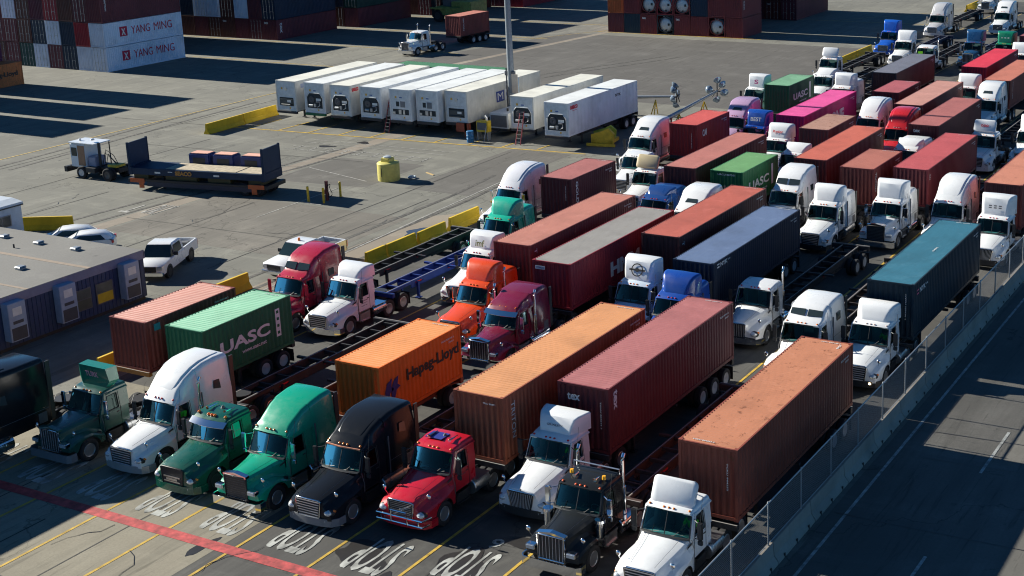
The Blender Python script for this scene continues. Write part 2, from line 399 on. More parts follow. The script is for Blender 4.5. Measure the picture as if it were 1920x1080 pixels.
# ---------------------------------------------------------------- reefer front machinery
def reefer_unit(t, H, var):
    face = simple('reefer_panel', (.62, .66, .70), .5, .2, var=.15)
    fp = part(t, 'refrigeration_unit', ('rf_panel', H), lambda: MB().box(-1.1, 1.1, .02, .3, .15, H-.1), face, smooth=0, bevel=0)
    dk = simple('machinery_bay', (.02, .028, .034), .7)
    if var == 'oct':
        pts = [(-.93, .45), (.93, .45), (.93, 1.5), (.62, 1.9), (-.62, 1.9), (-.93, 1.5)]
        part(fp, 'machinery_bay', ('rf_oct',), lambda: MB().loft([[(x, .021, z) for x, z in pts], [(x, .012, z) for x, z in pts]]), dk, smooth=0)
        part(fp, 'bay_rim', ('rf_rim',), lambda: MB().tube([(x, 0, z) for x, z in pts+pts[:2]], .03, 5), M_WHT)
        part(fp, 'fan', ('rf_fan',), lambda: MB().lathe([(.005, .33), (-.06, .3), (-.06, .1), (-.02, .06), (-.02, .0)], (-.35, 0, 1.3), 'Y', 18), simple('fan_grey', (.07, .07, .08), .5))
        part(fp, 'compressor', ('rf_comp',), lambda: MB().cyl((-.65, -.02, .72), (-.2, -.02, .72), .13).cyl((.05, -.03, .6), (.05, -.03, .9), .12), M_GAL)
        part(fp, 'control_box', ('rf_ctl',), lambda: MB().box(.2, .75, -.05, .012, 1.2, 1.42), M_WHT, smooth=0)
        part(fp, 'pipe', ('rf_pipe',), lambda: MB().tube([(.3, -.02, .6), (.6, -.03, .75), (.6, -.03, 1.1), (.2, -.02, 1.1)], .04, 6), M_ALU)
    elif var == 'grille':
        part(fp, 'machinery_bay', ('rf_bay2',), lambda: MB().box(-.9, .9, .01, .021, .55, 1.05).box(-.5, -.15, .01, .021, 1.3, 1.75), dk, smooth=0)
        part(fp, 'condenser_grille', ('rf_gr',), lambda: MB().box(0, .5, -.02, .02, 1.25, 1.8), simple('grille_mesh', (.16, .17, .19), .6), smooth=0)
        part(fp, 'compressor', ('rf_cmp2',), lambda: MB().box(-.2, .1, -.05, .01, .6, 1.0).box(.3, .5, -.05, .01, .6, 1.0).box(-.9, -.6, -.04, .01, .6, .8), M_ALU, smooth=0)
    else:
        part(fp, 'machinery_bay', ('rf_bay3',), lambda: MB().box(-.85, .85, .01, .021, .5, 1.3), dk, smooth=0)
        part(fp, 'compressor', ('rf_cmp3',), lambda: MB().box(-.8, .8, -.06, .01, .72, 1.15).cyl((-.6, -.05, .6), (.5, -.05, .6), .09), simple('dark_unit', (.05, .06, .065), .5), smooth=.5)
        part(fp, 'control_box', ('rf_ctl3',), lambda: MB().box(.15, .6, -.08, -.06, .85, 1.05), M_WHT, smooth=0)
        part(fp, 'hatch', ('rf_hatch',), lambda: MB().cyl((0, .02, 2.1), (0, -.02, 2.1), .16, n=16).box(-.8, .8, .0, .021, 1.5, 1.53), M_ALU)
    part(fp, 'warning_sticker', ('rf_st',), lambda: MB().box(-.6, -.4, .012, .019, 2.05, 2.25).box(.3, .45, .012, .019, .22, .38), simple('yellow_sticker', (.7, .42, .06), .5), smooth=0)
    part(fp, 'nameplate', ('rf_np',), lambda: MB().box(-.1, .2, .012, .019, 2.08, 2.18), simple('blue_sticker', (.05, .12, .35), .5), smooth=0)

# ================================================================ wheels
def tyre(w=.28, r=.51): 
    return MB().lathe([(-w*.36, r*.56), (-w*.5, r*.68), (-w*.5, r*.9), (-w*.4, r*.985), (-w*.1, r), (w*.1, r), (w*.4, r*.985), (w*.5, r*.9), (w*.5, r*.68), (w*.36, r*.56)], n=26)
def rim_front(r=.51):
    m = MB().lathe([(.11, r*.6), (.125, r*.57), (.09, r*.5), (.03, r*.46), (.03, r*.2), (.09, r*.19), (.1, r*.12), (.1, 0.001)], n=24)
    for k in range(10): a = k*math.pi/5; m.cyl((.03, .17*math.cos(a), .17*math.sin(a)), (.055, .17*math.cos(a), .17*math.sin(a)), .018, n=6)
    return m
def rim_dual(r=.51):
    m = MB().lathe([(.12, r*.6), (.13, r*.57), (.09, r*.53), (-.09, r*.46), (-.1, r*.25), (-.02, r*.22), (.06, r*.16), (.06, .001)], n=24)
    for k in range(10): a = k*math.pi/5; m.cyl((-.1, .17*math.cos(a), .17*math.sin(a)), (-.07, .17*math.cos(a), .17*math.sin(a)), .018, n=6)
    return m
def wheel(parent, x, y, dual, rim=M_RIM, r=.51, lod=0):
    s = 1 if x > 0 else -1
    if dual:
        wmesh = ('duals', r); bl = lambda: (lambda a, b: a.add(b.v, b.f))(tyre(r=r).xf(Matrix.Translation((0, 0, 0))), tyre(r=r).xf(Matrix.Translation((-.33, 0, 0))))
    else: wmesh = ('tyre', r); bl = lambda: tyre(.30, r)
    o = part(parent, 'wheel', wmesh, bl, M_RUB, loc=(x, y, r-.005), rot=(0, 0, 0 if s > 0 else math.pi))
    rm = part(o, 'rim', ('rimd' if dual else 'rimf', r), (lambda: rim_dual(r)) if dual else (lambda: rim_front(r)), rim)
    def holes():
        m = MB(); q = .36*r/.51*.92 if dual else .33*r/.51*.92; xx = -.06 if dual else .035
        for k in range(8):
            a = (k+.5)*math.pi/4; m.cyl((xx-.02, q*.78*math.cos(a), q*.78*math.sin(a)), (xx+(.012 if not dual else -.0), q*.78*math.cos(a), q*.78*math.sin(a)), .035, n=6)
        return m
    if not dual: part(o, 'hand_holes', ('holes', dual, r), holes, M_BLK, smooth=0)
    return o
# ================================================================ chassis (skeleton trailer)
def ch_frame(L, axles):
    m = MB()
    for s in (-1, 1):
        x = s*.5
        m.box(x-.06, x+.06, .15, 2.5, 1.02, 1.18)            # gooseneck
        m.box(x-.02, x+.02, 2.5, L-.1, .80, 1.20); m.box(x-.07, x+.07, 2.5, L-.1, 1.18, 1.205); m.box(x-.07, x+.07, 2.5, L-.1, .78, .80)
        m.box(x-.03, x+.03, L-4.6 if L > 8 else 2.6, L-.3, .62, .78)
    n = int((L-.6)/1.15)
    for i in range(n+1):
        y = .3+i*(L-.6)/n; z0, z1 = (1.04, 1.16) if y < 2.5 else (1.0, 1.16)
        m.box(-.5, .5, y-.045, y+.045, z0, z1)
    m.box(-1.2, 1.2, -.08, .14, 1.02, 1.24); m.box(-1.2, 1.2, L-.16, L+.06, .95, 1.24)
    if L > 8: m.box(-1.2, 1.2, L*.5-.08, L*.5+.08, 1.06, 1.17)
    m.bar((-1.1, L-.1, 1.0), (-.5, L-1.2, 1.0), .06); m.bar((1.1, L-.1, 1.0), (.5, L-1.2, 1.0), .06)
    m.box(-1.1, 1.1, L-.05, L+.03, .48, .58); m.box(-.55, -.45, L-.06, L, .55, .95); m.box(.45, .55, L-.06, L, .55, .95)
    for y in axles: m.cyl((-.9, y, .5), (.9, y, .5), .07, n=8); m.box(-.62, -.5, y-.45, y+.45, .5, .68); m.box(.5, .62, y-.45, y+.45, .5, .68)
    return m
def ch_leg():
    return MB().box(-.07, .07, -.07, .07, .1, 1.05).box(-.16, .16, -.16, .16, .08, .12).bar((0, 0, .9), (0, .55, 1.0), .05)
def chassis(x, y, L, label, col=(.03, .03, .034), axles=2, rot=0, group='container chassis', lod=0, rust=.5, rim=None):
    t = thing('container_chassis', label, 'trailer', (x, y, 0), rot, group)
    last = L-.85; ax = [last-1.28*i for i in range(axles)]
    m = cpaint(col, rust, .6)
    part(t, 'frame', ('chframe', L, axles), lambda: ch_frame(L, ax), m, smooth=0)
    part(t, 'pale_edge', ('chedge', L), lambda: (lambda mb: [mb.box(s*.5-.02, s*.5+.02, .15, L-.1, 1.206, 1.212) for s in (-1, 1)] and mb.box(-1.2, 1.2, L+.0, L+.06, 1.241, 1.246).box(-1.2, 1.2, -.08, -.03, 1.241, 1.246))(MB()), simple('pale_steel_edge', (.26, .25, .24), .6), smooth=0)  # paler strips along the tops of the rails and end bolsters
    for a in ax:
        for s in (-1, 1): wheel(t, s*1.08, a, True, rim or M_RIMW, .5)
    ly = 3.0 if L > 8 else 2.7
    for s in (-1, 1):
        part(t, 'landing_leg', ('chleg',), ch_leg, m, loc=(s*.62, ly, 0), smooth=0)
        part(t, 'mudflap', ('chflap',), lambda: MB().box(-.3, .3, -.01, .01, .2, .85), M_BLK, loc=(s*.92, L-.12, 0), smooth=0)
        part(t, 'tail_light', ('chtl',), lambda: MB().box(-.2, .2, 0, .05, 0, .09), M_RED, loc=(s*.8, L+.06, 1.0), smooth=0)
    part(t, 'side_marker', ('chmk', L), lambda: MB().box(.525, .53, 2.9, 3.5, .95, 1.05).box(.525, .53, L*.5, L*.5+.5, .95, 1.05), M_RED, smooth=0)
    return t
# ================================================================ road tractors (front bumper at y=0, rear towards +y)
def lerp(xs, ys, t):
    if t <= xs[0]: return ys[0]
    for i in range(1, len(xs)):
        if t <= xs[i]:
            k = (t-xs[i-1])/(xs[i]-xs[i-1]); return ys[i-1]*(1-k)+ys[i]*k
    return ys[-1]
HOOD = {  # y, hood half width, centre top, shoulder z, fender z, fender half width ; axle y
 'aero': dict(ax=1.25, Y=(.05, .35, .8, 1.3, 1.8, 2.08), wh=(.68, .74, .81, .88, .96, 1.0), zt=(1.42, 1.51, 1.60, 1.69, 1.80, 1.87), zs=(1.36, 1.43, 1.50, 1.58, 1.69, 1.78), zf=(1.0, 1.12, 1.25, 1.28, 1.33, 1.40), wf=(1.06, 1.16, 1.21, 1.22, 1.17, 1.10)),
 'volvo': dict(ax=1.25, Y=(.08, .35, .8, 1.3, 1.8, 2.08), wh=(.66, .72, .80, .88, .97, 1.02), zt=(1.42, 1.52, 1.62, 1.71, 1.82, 1.88), zs=(1.38, 1.46, 1.54, 1.62, 1.72, 1.80), zf=(1.0, 1.12, 1.22, 1.26, 1.32, 1.40), wf=(1.08, 1.18, 1.22, 1.22, 1.17, 1.10)),
 'kwaero': dict(ax=1.25, Y=(.12, .35, .8, 1.3, 1.8, 2.08), wh=(.42, .52, .64, .76, .90, .98), zt=(1.42, 1.50, 1.60, 1.70, 1.82, 1.88), zs=(1.36, 1.42, 1.50, 1.58, 1.70, 1.78), zf=(.98, 1.14, 1.26, 1.27, 1.20, 1.30), wf=(1.02, 1.16, 1.21, 1.22, 1.17, 1.10)),
 'classic': dict(ax=1.15, Y=(.18, .5, .9, 1.4, 1.8, 2.08), wh=(.56, .60, .66, .74, .84, .94), zt=(1.68, 1.70, 1.73, 1.78, 1.84, 1.90), zs=(1.60, 1.63, 1.66, 1.71, 1.77, 1.82), zf=(1.00, 1.18, 1.25, 1.23, 1.05, .95), wf=(1.10, 1.19, 1.22, 1.22, 1.20, 1.12)),
}
def hood_mesh(style):
    H = HOOD[style]; m = MB(); rings = []; ya = H['ax']; R0 = .62
    ys = [H['Y'][0], .22, .35, .5, .64, .72, .8, .9, 1.0, 1.1, 1.2, 1.3, 1.4, 1.5, 1.6, 1.7, 1.78, 1.86, 1.95, 2.08]
    first = None
    for y in sorted(set(ys)):
        if y < H['Y'][0]: continue
        g = lambda k: lerp(H['Y'], H[k], y)
        wh, zt, zs, zf, wf = g('wh'), g('zt'), g('zs'), g('zf'), g('wf')
        zl = .60 if style != 'classic' else (.75 if y < .45 else .62)
        if abs(y-ya) < R0: zl = max(zl, .50+math.sqrt(R0**2-(y-ya)**2))
        zl = min(zl, zf-.07)
        half = [(wf, zl), (wf, max(zl+.01, zf-.10)), (wf-.07, zf-.02), (wh+.12 if wf-wh > .2 else wh+.03, zf+.05), (wh+.015, zf+.16), (wh-.005, zs-.10), (wh-.09, zs+.0), (wh*.62, (zt+zs)/2+.01), (wh*.3, zt-.005), (0, zt+(.015 if style == 'classic' else 0))]
        rings.append([(x, y, z) for x, z in half]+[(-x, y, z) for x, z in half[-2::-1]])
    n = len(rings[0]); m.loft(rings, False, False, closed=False)
    # front closing panel
    fr = rings[0]; inner = [(p[0]*.9, p[1]-.03, p[2]*.96+.02) for p in fr]
    m.loft([fr, inner], False, True)
    return m
PROF = {
 'day':  ((2.30, 2.5, 3.0, 3.62), (2.62, 2.73, 2.80, 2.80)),
 'mid':  ((2.30, 2.5, 3.0, 3.7, 4.4, 5.3), (2.62, 2.78, 2.98, 3.12, 3.16, 3.12)),
 'high': ((2.30, 2.45, 2.7, 3.1, 3.6, 4.1, 4.8, 5.6), (2.64, 2.84, 3.16, 3.52, 3.78, 3.92, 3.96, 3.92)),
 'high2': ((2.30, 2.45, 2.7, 3.1, 3.6, 4.1, 4.8, 5.6), (2.63, 2.78, 3.0, 3.26, 3.46, 3.56, 3.58, 3.55)),
 'volvo': ((2.30, 2.5, 2.8, 3.7, 4.0, 4.6, 5.6), (2.64, 2.88, 3.10, 3.72, 3.84, 3.90, 3.88)),
 'studio': ((2.30, 2.5, 2.72, 2.86, 3.12, 3.5, 4.2, 5.0, 5.7), (2.64, 2.74, 2.82, 2.92, 3.30, 3.60, 3.84, 3.90, 3.86)),
 'swept': ((2.30, 2.5, 2.8, 3.3, 3.8, 4.4, 5.2), (2.66, 2.92, 3.14, 3.44, 3.60, 3.70, 3.72)),
 'studio2': ((2.30, 2.5, 2.72, 2.86, 3.14, 3.5, 4.2, 5.0, 5.7), (2.64, 2.72, 2.78, 2.84, 3.14, 3.28, 3.38, 3.40, 3.36)),
 'classicroof': ((2.30, 2.45, 2.8, 3.3, 3.62, 4.4, 5.2), (2.62, 2.78, 2.96, 3.08, 3.22, 3.34, 3.30)),
}
def rr(w, zb, zt, r, y, n=4, tw=None):
    """rounded-top section: bottom half width w, top half width tw"""
    tw = tw or w; half = [(w, zb), (w, (zb+zt-r)/2), (tw, zt-r)]
    for i in range(1, n+1): a = math.pi/2*i/n; half.append((tw-r+r*math.cos(a), zt-r+r*math.sin(a)))
    half.append((0, zt+.02))
    return [(x, y, z) for x, z in half]+[(-x, y, z) for x, z in half[-2::-1]]
def roof_mesh(prof, back):
    Y, Z = PROF[prof]; rings = []
    ys = sorted(set([y for y in Y if y < back]+[2.30, 2.36, 2.42, 2.6, 2.9, back]))
    for y in ys:
        zt = lerp(Y, Z, y); w = lerp((2.3, 2.6, 3.6), (.97, 1.02, 1.06), y); hh = zt-2.56
        tw = lerp((2.3, 2.7, 3.6), (.90, .90 if hh > .4 else .97, .98), y)
        r = min(.22, max(.05, hh*.6)); yb = y-.04 if y < 2.35 else y
        ring = rr(w, 2.56, zt, r, y, tw=tw)
        # bow the header forward at centre
        bow = max(0, 1-(y-2.3)/.5)*.12
        rings.append([(p[0], p[1]-bow*(1-(p[0]/1.05)**2), p[2]) for p in ring])
    return MB().loft(rings)
def sleeper_mesh(prof, y0, y1):
    Y, Z = PROF[prof]; rings = []
    ys = sorted(set([y for y in Y if y0 < y < y1]+[y0, y0+.15, y1-.08, y1]))
    for y in ys:
        zt = lerp(Y, Z, y); w = lerp((y0, y0+.15, y1), (1.08, 1.15, 1.15), y); k = 0 if y < y1-.01 else .03
        rings.append(rr(w-k, .95, zt-k, .22, y, tw=(1.02 if zt > 3.3 else 1.08)-k))
    return MB().loft(rings)
def cab_mesh(back=3.62):
    m = MB()
    # lower shell
    def ring(z, e=0):
        x = 1.055+e; pts = [(x-.08, 2.0), (x, 2.12), (x, back-.06), (x-.06, back)]
        return [(a, b, z) for a, b in pts]+[(-a, b, z) for a, b in pts[::-1]]
    m.loft([ring(.92, -.06), ring(.98), ring(1.5), ring(1.78)], True, False)
    m.box(-1.0, 1.0, 2.0, 2.06, 1.4, 1.80)
    # side greenhouse ring with window hole
    for s in (1, -1):
        out = [(2.02, 1.76), (back, 1.76), (back, 2.62), (2.40, 2.62)]; inn = [(2.22, 1.80), (3.04, 1.80), (3.02, 2.48), (2.50, 2.48)]
        xx = lambda z: s*lerp((1.76, 2.62), (1.055, .985), z)
        for th in (0, -.05):
            vs = [(xx(z)+s*th, y, z) for y, z in out]+[(xx(z)+s*th, y, z) for y, z in inn]
            m.add(vs, [(i, (i+1) % 4, (i+1) % 4+4, i+4) for i in range(4)])
    # rear wall with window
    m.box(-1.0, 1.0, back-.05, back-.005, 1.76, 2.05); m.box(-1.0, -.5, back-.05, back-.005, 2.05, 2.6); m.box(.5, 1.0, back-.05, back-.005, 2.05, 2.6); m.box(-.5, .5, back-.05, back-.005, 2.45, 2.6)
    # A pillars
    for s in (1, -1): m.bar((s*1.0, 2.06, 1.76), (s*.93, 2.39, 2.62), .09, .07)
    return m
def ws_mesh():
    """windscreen grid bowed forwards"""
    n = 10; vs = []; fs = []
    for j, (yy, z, w) in enumerate(((1.99, 1.815, .955), (2.33, 2.585, .895))):
        for i in range(n+1): x = -w+2*w*i/n; vs.append((x, yy-.11*(1-(x/w)**2), z))
    for i in range(n): fs.append((i, i+1, i+n+2, i+n+1))
    return MB().add(vs, fs)
def ws_frame():
    m = MB()
    n = 8
    for yy, z, w, r in ((1.985, 1.80, .97, .028), (2.345, 2.60, .90, .03)):
        m.tube([(-w+2*w*i/n, yy-.11*(1-(i*2/n-1)**2), z) for i in range(n+1)], r, 5)
    for s in (1, -1): m.bar((s*.965, 1.985, 1.8), (s*.90, 2.345, 2.6), .045)
    m.tube([(-.5, 1.90, 1.83), (-.45, 1.99, 2.1)], .012, 4).tube([(.35, 1.88, 1.83), (.55, 1.95, 2.0)], .012, 4)
    return m
def side_glass(s):
    xx = lambda z: s*(lerp((1.76, 2.62), (1.055, .985), z)-.02)
    pts = [(2.22, 1.80), (3.04, 1.80), (3.02, 2.48), (2.50, 2.48)]
    return MB().add([(xx(z), y, z) for y, z in pts], [(0, 1, 2, 3)])
def interior():
    m = MB().box(-.95, .95, 2.08, 2.42, 1.35, 1.76).box(-.98, .98, 2.1, 3.55, 1.0, 1.08)
    for s in (1, -1):
        m.box(s*.55-.27, s*.55+.27, 2.75, 3.25, 1.35, 1.5); m.box(s*.55-.26, s*.55+.26, 3.2, 3.36, 1.45, 2.2)
    ring = [(.52+.2*math.cos(a), 2.5-.06*math.sin(a), 1.78+.18*math.sin(a)) for a in [i*math.pi/8 for i in range(17)]]
    return m.tube(ring, .018, 5)
def frame_mesh(L, back, t1, t2):
    m = MB()
    for s in (1, -1):
        m.box(s*.43-.04, s*.43+.04, .5, L, .78, 1.04)
    for y in (back+.4, t1-.5, (t1+t2)/2, L-.1): m.box(-.42, .42, y-.06, y+.06, .8, 1.0)
    m.box(-.6, .6, back+.05, back+.75, 1.04, 1.07)
    for y in (t1, t2): m.cyl((-.95, y, .5), (.95, y, .5), .1, n=10); m.ball((0, y, .55), (.22, .2, .24), 10, 6)
    m.cyl((-.95, 1.25, .48), (.95, 1.25, .48), .06, n=8)
    m.box(-1.0, -.5, 2.3, 3.2, .5, .8); m.box(.5, 1.0, 2.3, 3.2, .5, .8)
    m.box(-.35, .35, .6, 2.2, .6, 1.2)
    return m
def fifth_mesh():
    m = MB(); pts = []
    for i in range(17):
        a = math.pi*2*i/16; pts.append((.5*math.cos(a), .45*math.sin(a)))
    pts = pts[:-1]
    m.loft([[(x, y, 1.16) for x, y in pts], [(x, y, 1.21) for x, y in pts]])
    m.bar((-.35, .35, 1.16), (-.42, .75, 1.04), .16, .04).bar((.35, .35, 1.16), (.42, .75, 1.04), .16, .04).box(-.5, .5, -.15, .15, 1.03, 1.16)
    return m
def tank_mesh(L):
    m = MB().lathe([(0, .001), (0, .3), (.03, .33), (L-.03, .33), (L, .3), (L, .001)], (0, 0, .72), 'Y', 20)
    for y in (L*.25, L*.75): m.lathe([(y-.04, .335), (y-.04, .345), (y+.04, .345), (y+.04, .335)], (0, 0, .72), 'Y', 20)
    m.box(-.3, .36, .1, L-.1, 1.04, 1.07)
    return m
def mirror_mesh():
    return MB().box(-.11, .11, -.05, .05, -.33, .33).box(-.10, .10, -.04, .06, -.56, -.36)
def mirror_arm(s):
    return MB().tube([(s*1.0, 2.3, 2.45), (s*1.32, 2.1, 2.40), (s*1.34, 2.08, 2.1), (s*1.32, 2.1, 1.8), (s*1.05, 2.25, 1.75)], .018, 5)
def hoodmirror(s):
    return MB().tube([(0, 0, 0), (s*.08, -.12, .28)], .012, 5).ball((s*.08, -.12, .36), (.10, .05, .11), 10, 6)
def bumper_mesh(kind):
    path = [(-1.22, .66), (-1.19, .32), (-1.02, .12), (-.62, .02), (0, -.02), (.62, .02), (1.02, .12), (1.19, .32), (1.22, .66)]
    if kind == 'flat': path = [(-1.21, .38), (-1.2, .1), (-1.12, .0), (-.5, -.02), (.5, -.02), (1.12, .0), (1.2, .1), (1.21, .38)]
    z0, z1 = (.34, .66) if kind != 'flat' else (.34, .70)
    rings = []
    for i, (x, y) in enumerate(path):
        a = Vector((path[max(i-1, 0)][0]-path[min(i+1, len(path)-1)][0], path[max(i-1, 0)][1]-path[min(i+1, len(path)-1)][1])).normalized()
        n = Vector((a.y, -a.x))*(.07)
        rings.append([(x, y, z0), (x, y, z1-.04), (x+n.x*.4*-1, y+n.y*-.4, z1), (x-n.x, y-n.y, z1), (x-n.x, y-n.y, z0)])
    return MB().loft(rings)
def grille_parts(t, style, kind, lod):
    """kind: hbar, vbar, volvo, mack, mesh"""
    y = {'aero': .015, 'volvo': .045, 'kwaero': .085, 'classic': .14}[style]
    tall = style == 'classic'
    w0, w1, z0, z1 = (.53, .56, .70, 1.64) if tall else ((.50, .61, .60, 1.36) if style not in ('volvo', 'kwaero') else ((.52, .60, .62, 1.34) if style == 'volvo' else (.38, .42, .62, 1.38)))
    if kind == 'oval': w0, w1, z0, z1 = .42, .60, .64, 1.32
    lean = 0 if tall else .06
    def poly(e, yy):
        return [(-(w0+e), yy-lean*.2, z0-e), ((w0+e), yy-lean*.2, z0-e), ((w1+e), yy+lean*.3, z1+e-.05), ((w1+e)*.85, yy+lean*.3, z1+e), (-(w1+e)*.85, yy+lean*.3, z1+e), (-(w1+e), yy+lean*.3, z1+e-.05)]
    g = part(t, 'grille', ('gback', style, kind), lambda: MB().loft([poly(0, y+.05), poly(0, y-.03)]), M_BLK, smooth=0)
    surround = {'hbar': M_CHR, 'vbar': M_CHR, 'volvo': M_CHR, 'mack': M_DRK, 'mesh': M_DRK, 'oval': M_CHR}[kind]
    part(g, 'surround', ('gsur', style, kind), lambda: MB().tube([(p[0], p[1], p[2]) for p in poly(.02, y-.03)+poly(.02, y-.03)[:2]], .03 if not tall else .045, 6), surround, smooth=1.2)
    def bars():
        m = MB()
        if kind == 'hbar':
            n = 7
            for i in range(n): z = z0+.07+(z1-z0-.12)*i/(n-1); w = w0+(w1-w0)*i/(n-1)-.03; m.bar((-w, y-.045, z), (w, y-.045, z), .02, .034)
        elif kind in ('vbar', 'oval'):
            n = 8 if kind == 'vbar' else 13
            for i in range(n): x = -w0+.04+(2*w0-.08)*i/(n-1); m.bar((x, y-.045, z0+.03), (x*w1/w0*.97, y-.035, z1-.04), .016 if kind == 'vbar' else .02, .02)
        elif kind == 'volvo':
            m.bar((-w0+.03, y-.05, z0+.03), (w1-.05, y-.03, z1-.04), .03, .05)
            for i in range(9): z = z0+.05+(z1-z0-.1)*i/8; m.bar((-w0+.02, y-.035, z), (w0-.02, y-.035, z), .01, .015)
        elif kind == 'mack':
            for z in (.78, .98): m.bar((-w0+.05, y-.05, z), (w0-.05, y-.05, z), .03, .05)
            m.bar((-.3, y-.06, .88), (.3, y-.06, .88), .03, .09)
        else:
            for i in range(10): z = z0+.04+(z1-z0-.08)*i/9; m.bar((-w0+.03, y-.035, z), (w0-.03, y-.035, z), .008, .012)
        return m
    part(g, 'bar_set', ('gbars', style, kind), bars, M_BARS if kind in ('hbar', 'vbar', 'oval') else (M_GRY if kind == 'mesh' else M_ALU), smooth=0)
    if kind == 'volvo': part(g, 'badge', ('gbadge',), lambda: MB().lathe([(-.05, .001), (-.05, .07), (-.03, .08), (-.03, .001)], (0, .03, .97), 'Y', 14), M_CHR)
def fairing_mesh(kind):
    m = MB()
    if kind == 'full':
        prof = ((2.62, 2.80, .62), (2.68, 2.98, .66), (2.80, 3.28, .74), (2.96, 3.56, .84), (3.15, 3.72, .93), (3.45, 3.78, 1.02), (3.70, 3.76, 1.06))
        rings = [rr(max(w, lerp((2.62, 3.0, 3.7), (.64, .95, 1.08), y)), 2.74, z, .16, y, tw=w) for y, z, w in prof]
        return m.loft(rings)
    if kind == 'tall':
        prof = ((2.66, 2.84, .70), (2.70, 3.05, .72), (2.78, 3.40, .76), (2.90, 3.76, .82), (3.10, 3.90, .92), (3.5, 3.93, 1.04), (3.72, 3.92, 1.08))
        rings = [rr(max(w, lerp((2.66, 3.0, 3.7), (.70, .92, 1.08), y)), 2.74, z, .10, y, tw=w) for y, z, w in prof]
        return m.loft(rings)
    if kind == 'plate':
        prof = [(.0, .0), (.05, .78), (.12, .86)]
        rings = []
        for d, e in ((0, .07), (.04, .0), (.22, .0), (.27, .1)):
            w, h = .86-e, .50-e; pts = []
            for cx, cz, a0 in ((w-.18, h-.18, 0), (-(w-.18), h-.18, 90), (-(w-.18), -(h-.18), 180), (w-.18, -(h-.18), 270)):
                for k in range(5): a = R(a0+22.5*k); pts.append((cx+.18*math.cos(a), cz+.18*math.sin(a)))
            rings.append([(x, d, z) for x, z in pts])
        m.loft(rings).xf(Matrix.Translation((0, 2.66, 3.36)) @ Matrix.Rotation(R(-26), 4, 'X'))
        return m
    if kind == 'box':
        a = [(-.62, 2.70, 2.86), (.62, 2.70, 2.86), (.80, 3.0, 3.15), (.86, 3.1, 3.80), (-.86, 3.1, 3.80), (-.80, 3.0, 3.15)]
        a = [(-.70, 2.72, 2.86), (.70, 2.72, 2.86), (.92, 2.80, 3.25), (.84, 2.72, 3.86), (-.84, 2.72, 3.86), (-.92, 2.80, 3.25)]
        b = [(x*1.08, 3.05 if z < 3 else 3.28, z) for x, y, z in a]
        return m.loft([a, b])
    if kind == 'low':
        prof = ((2.62, 2.78, .6), (2.8, 2.98, .7), (3.1, 3.2, .85), (3.62, 3.3, 1.0))
        return m.loft([rr(w, 2.7, z, .12, y, tw=w) for y, z, w in prof])
    return m
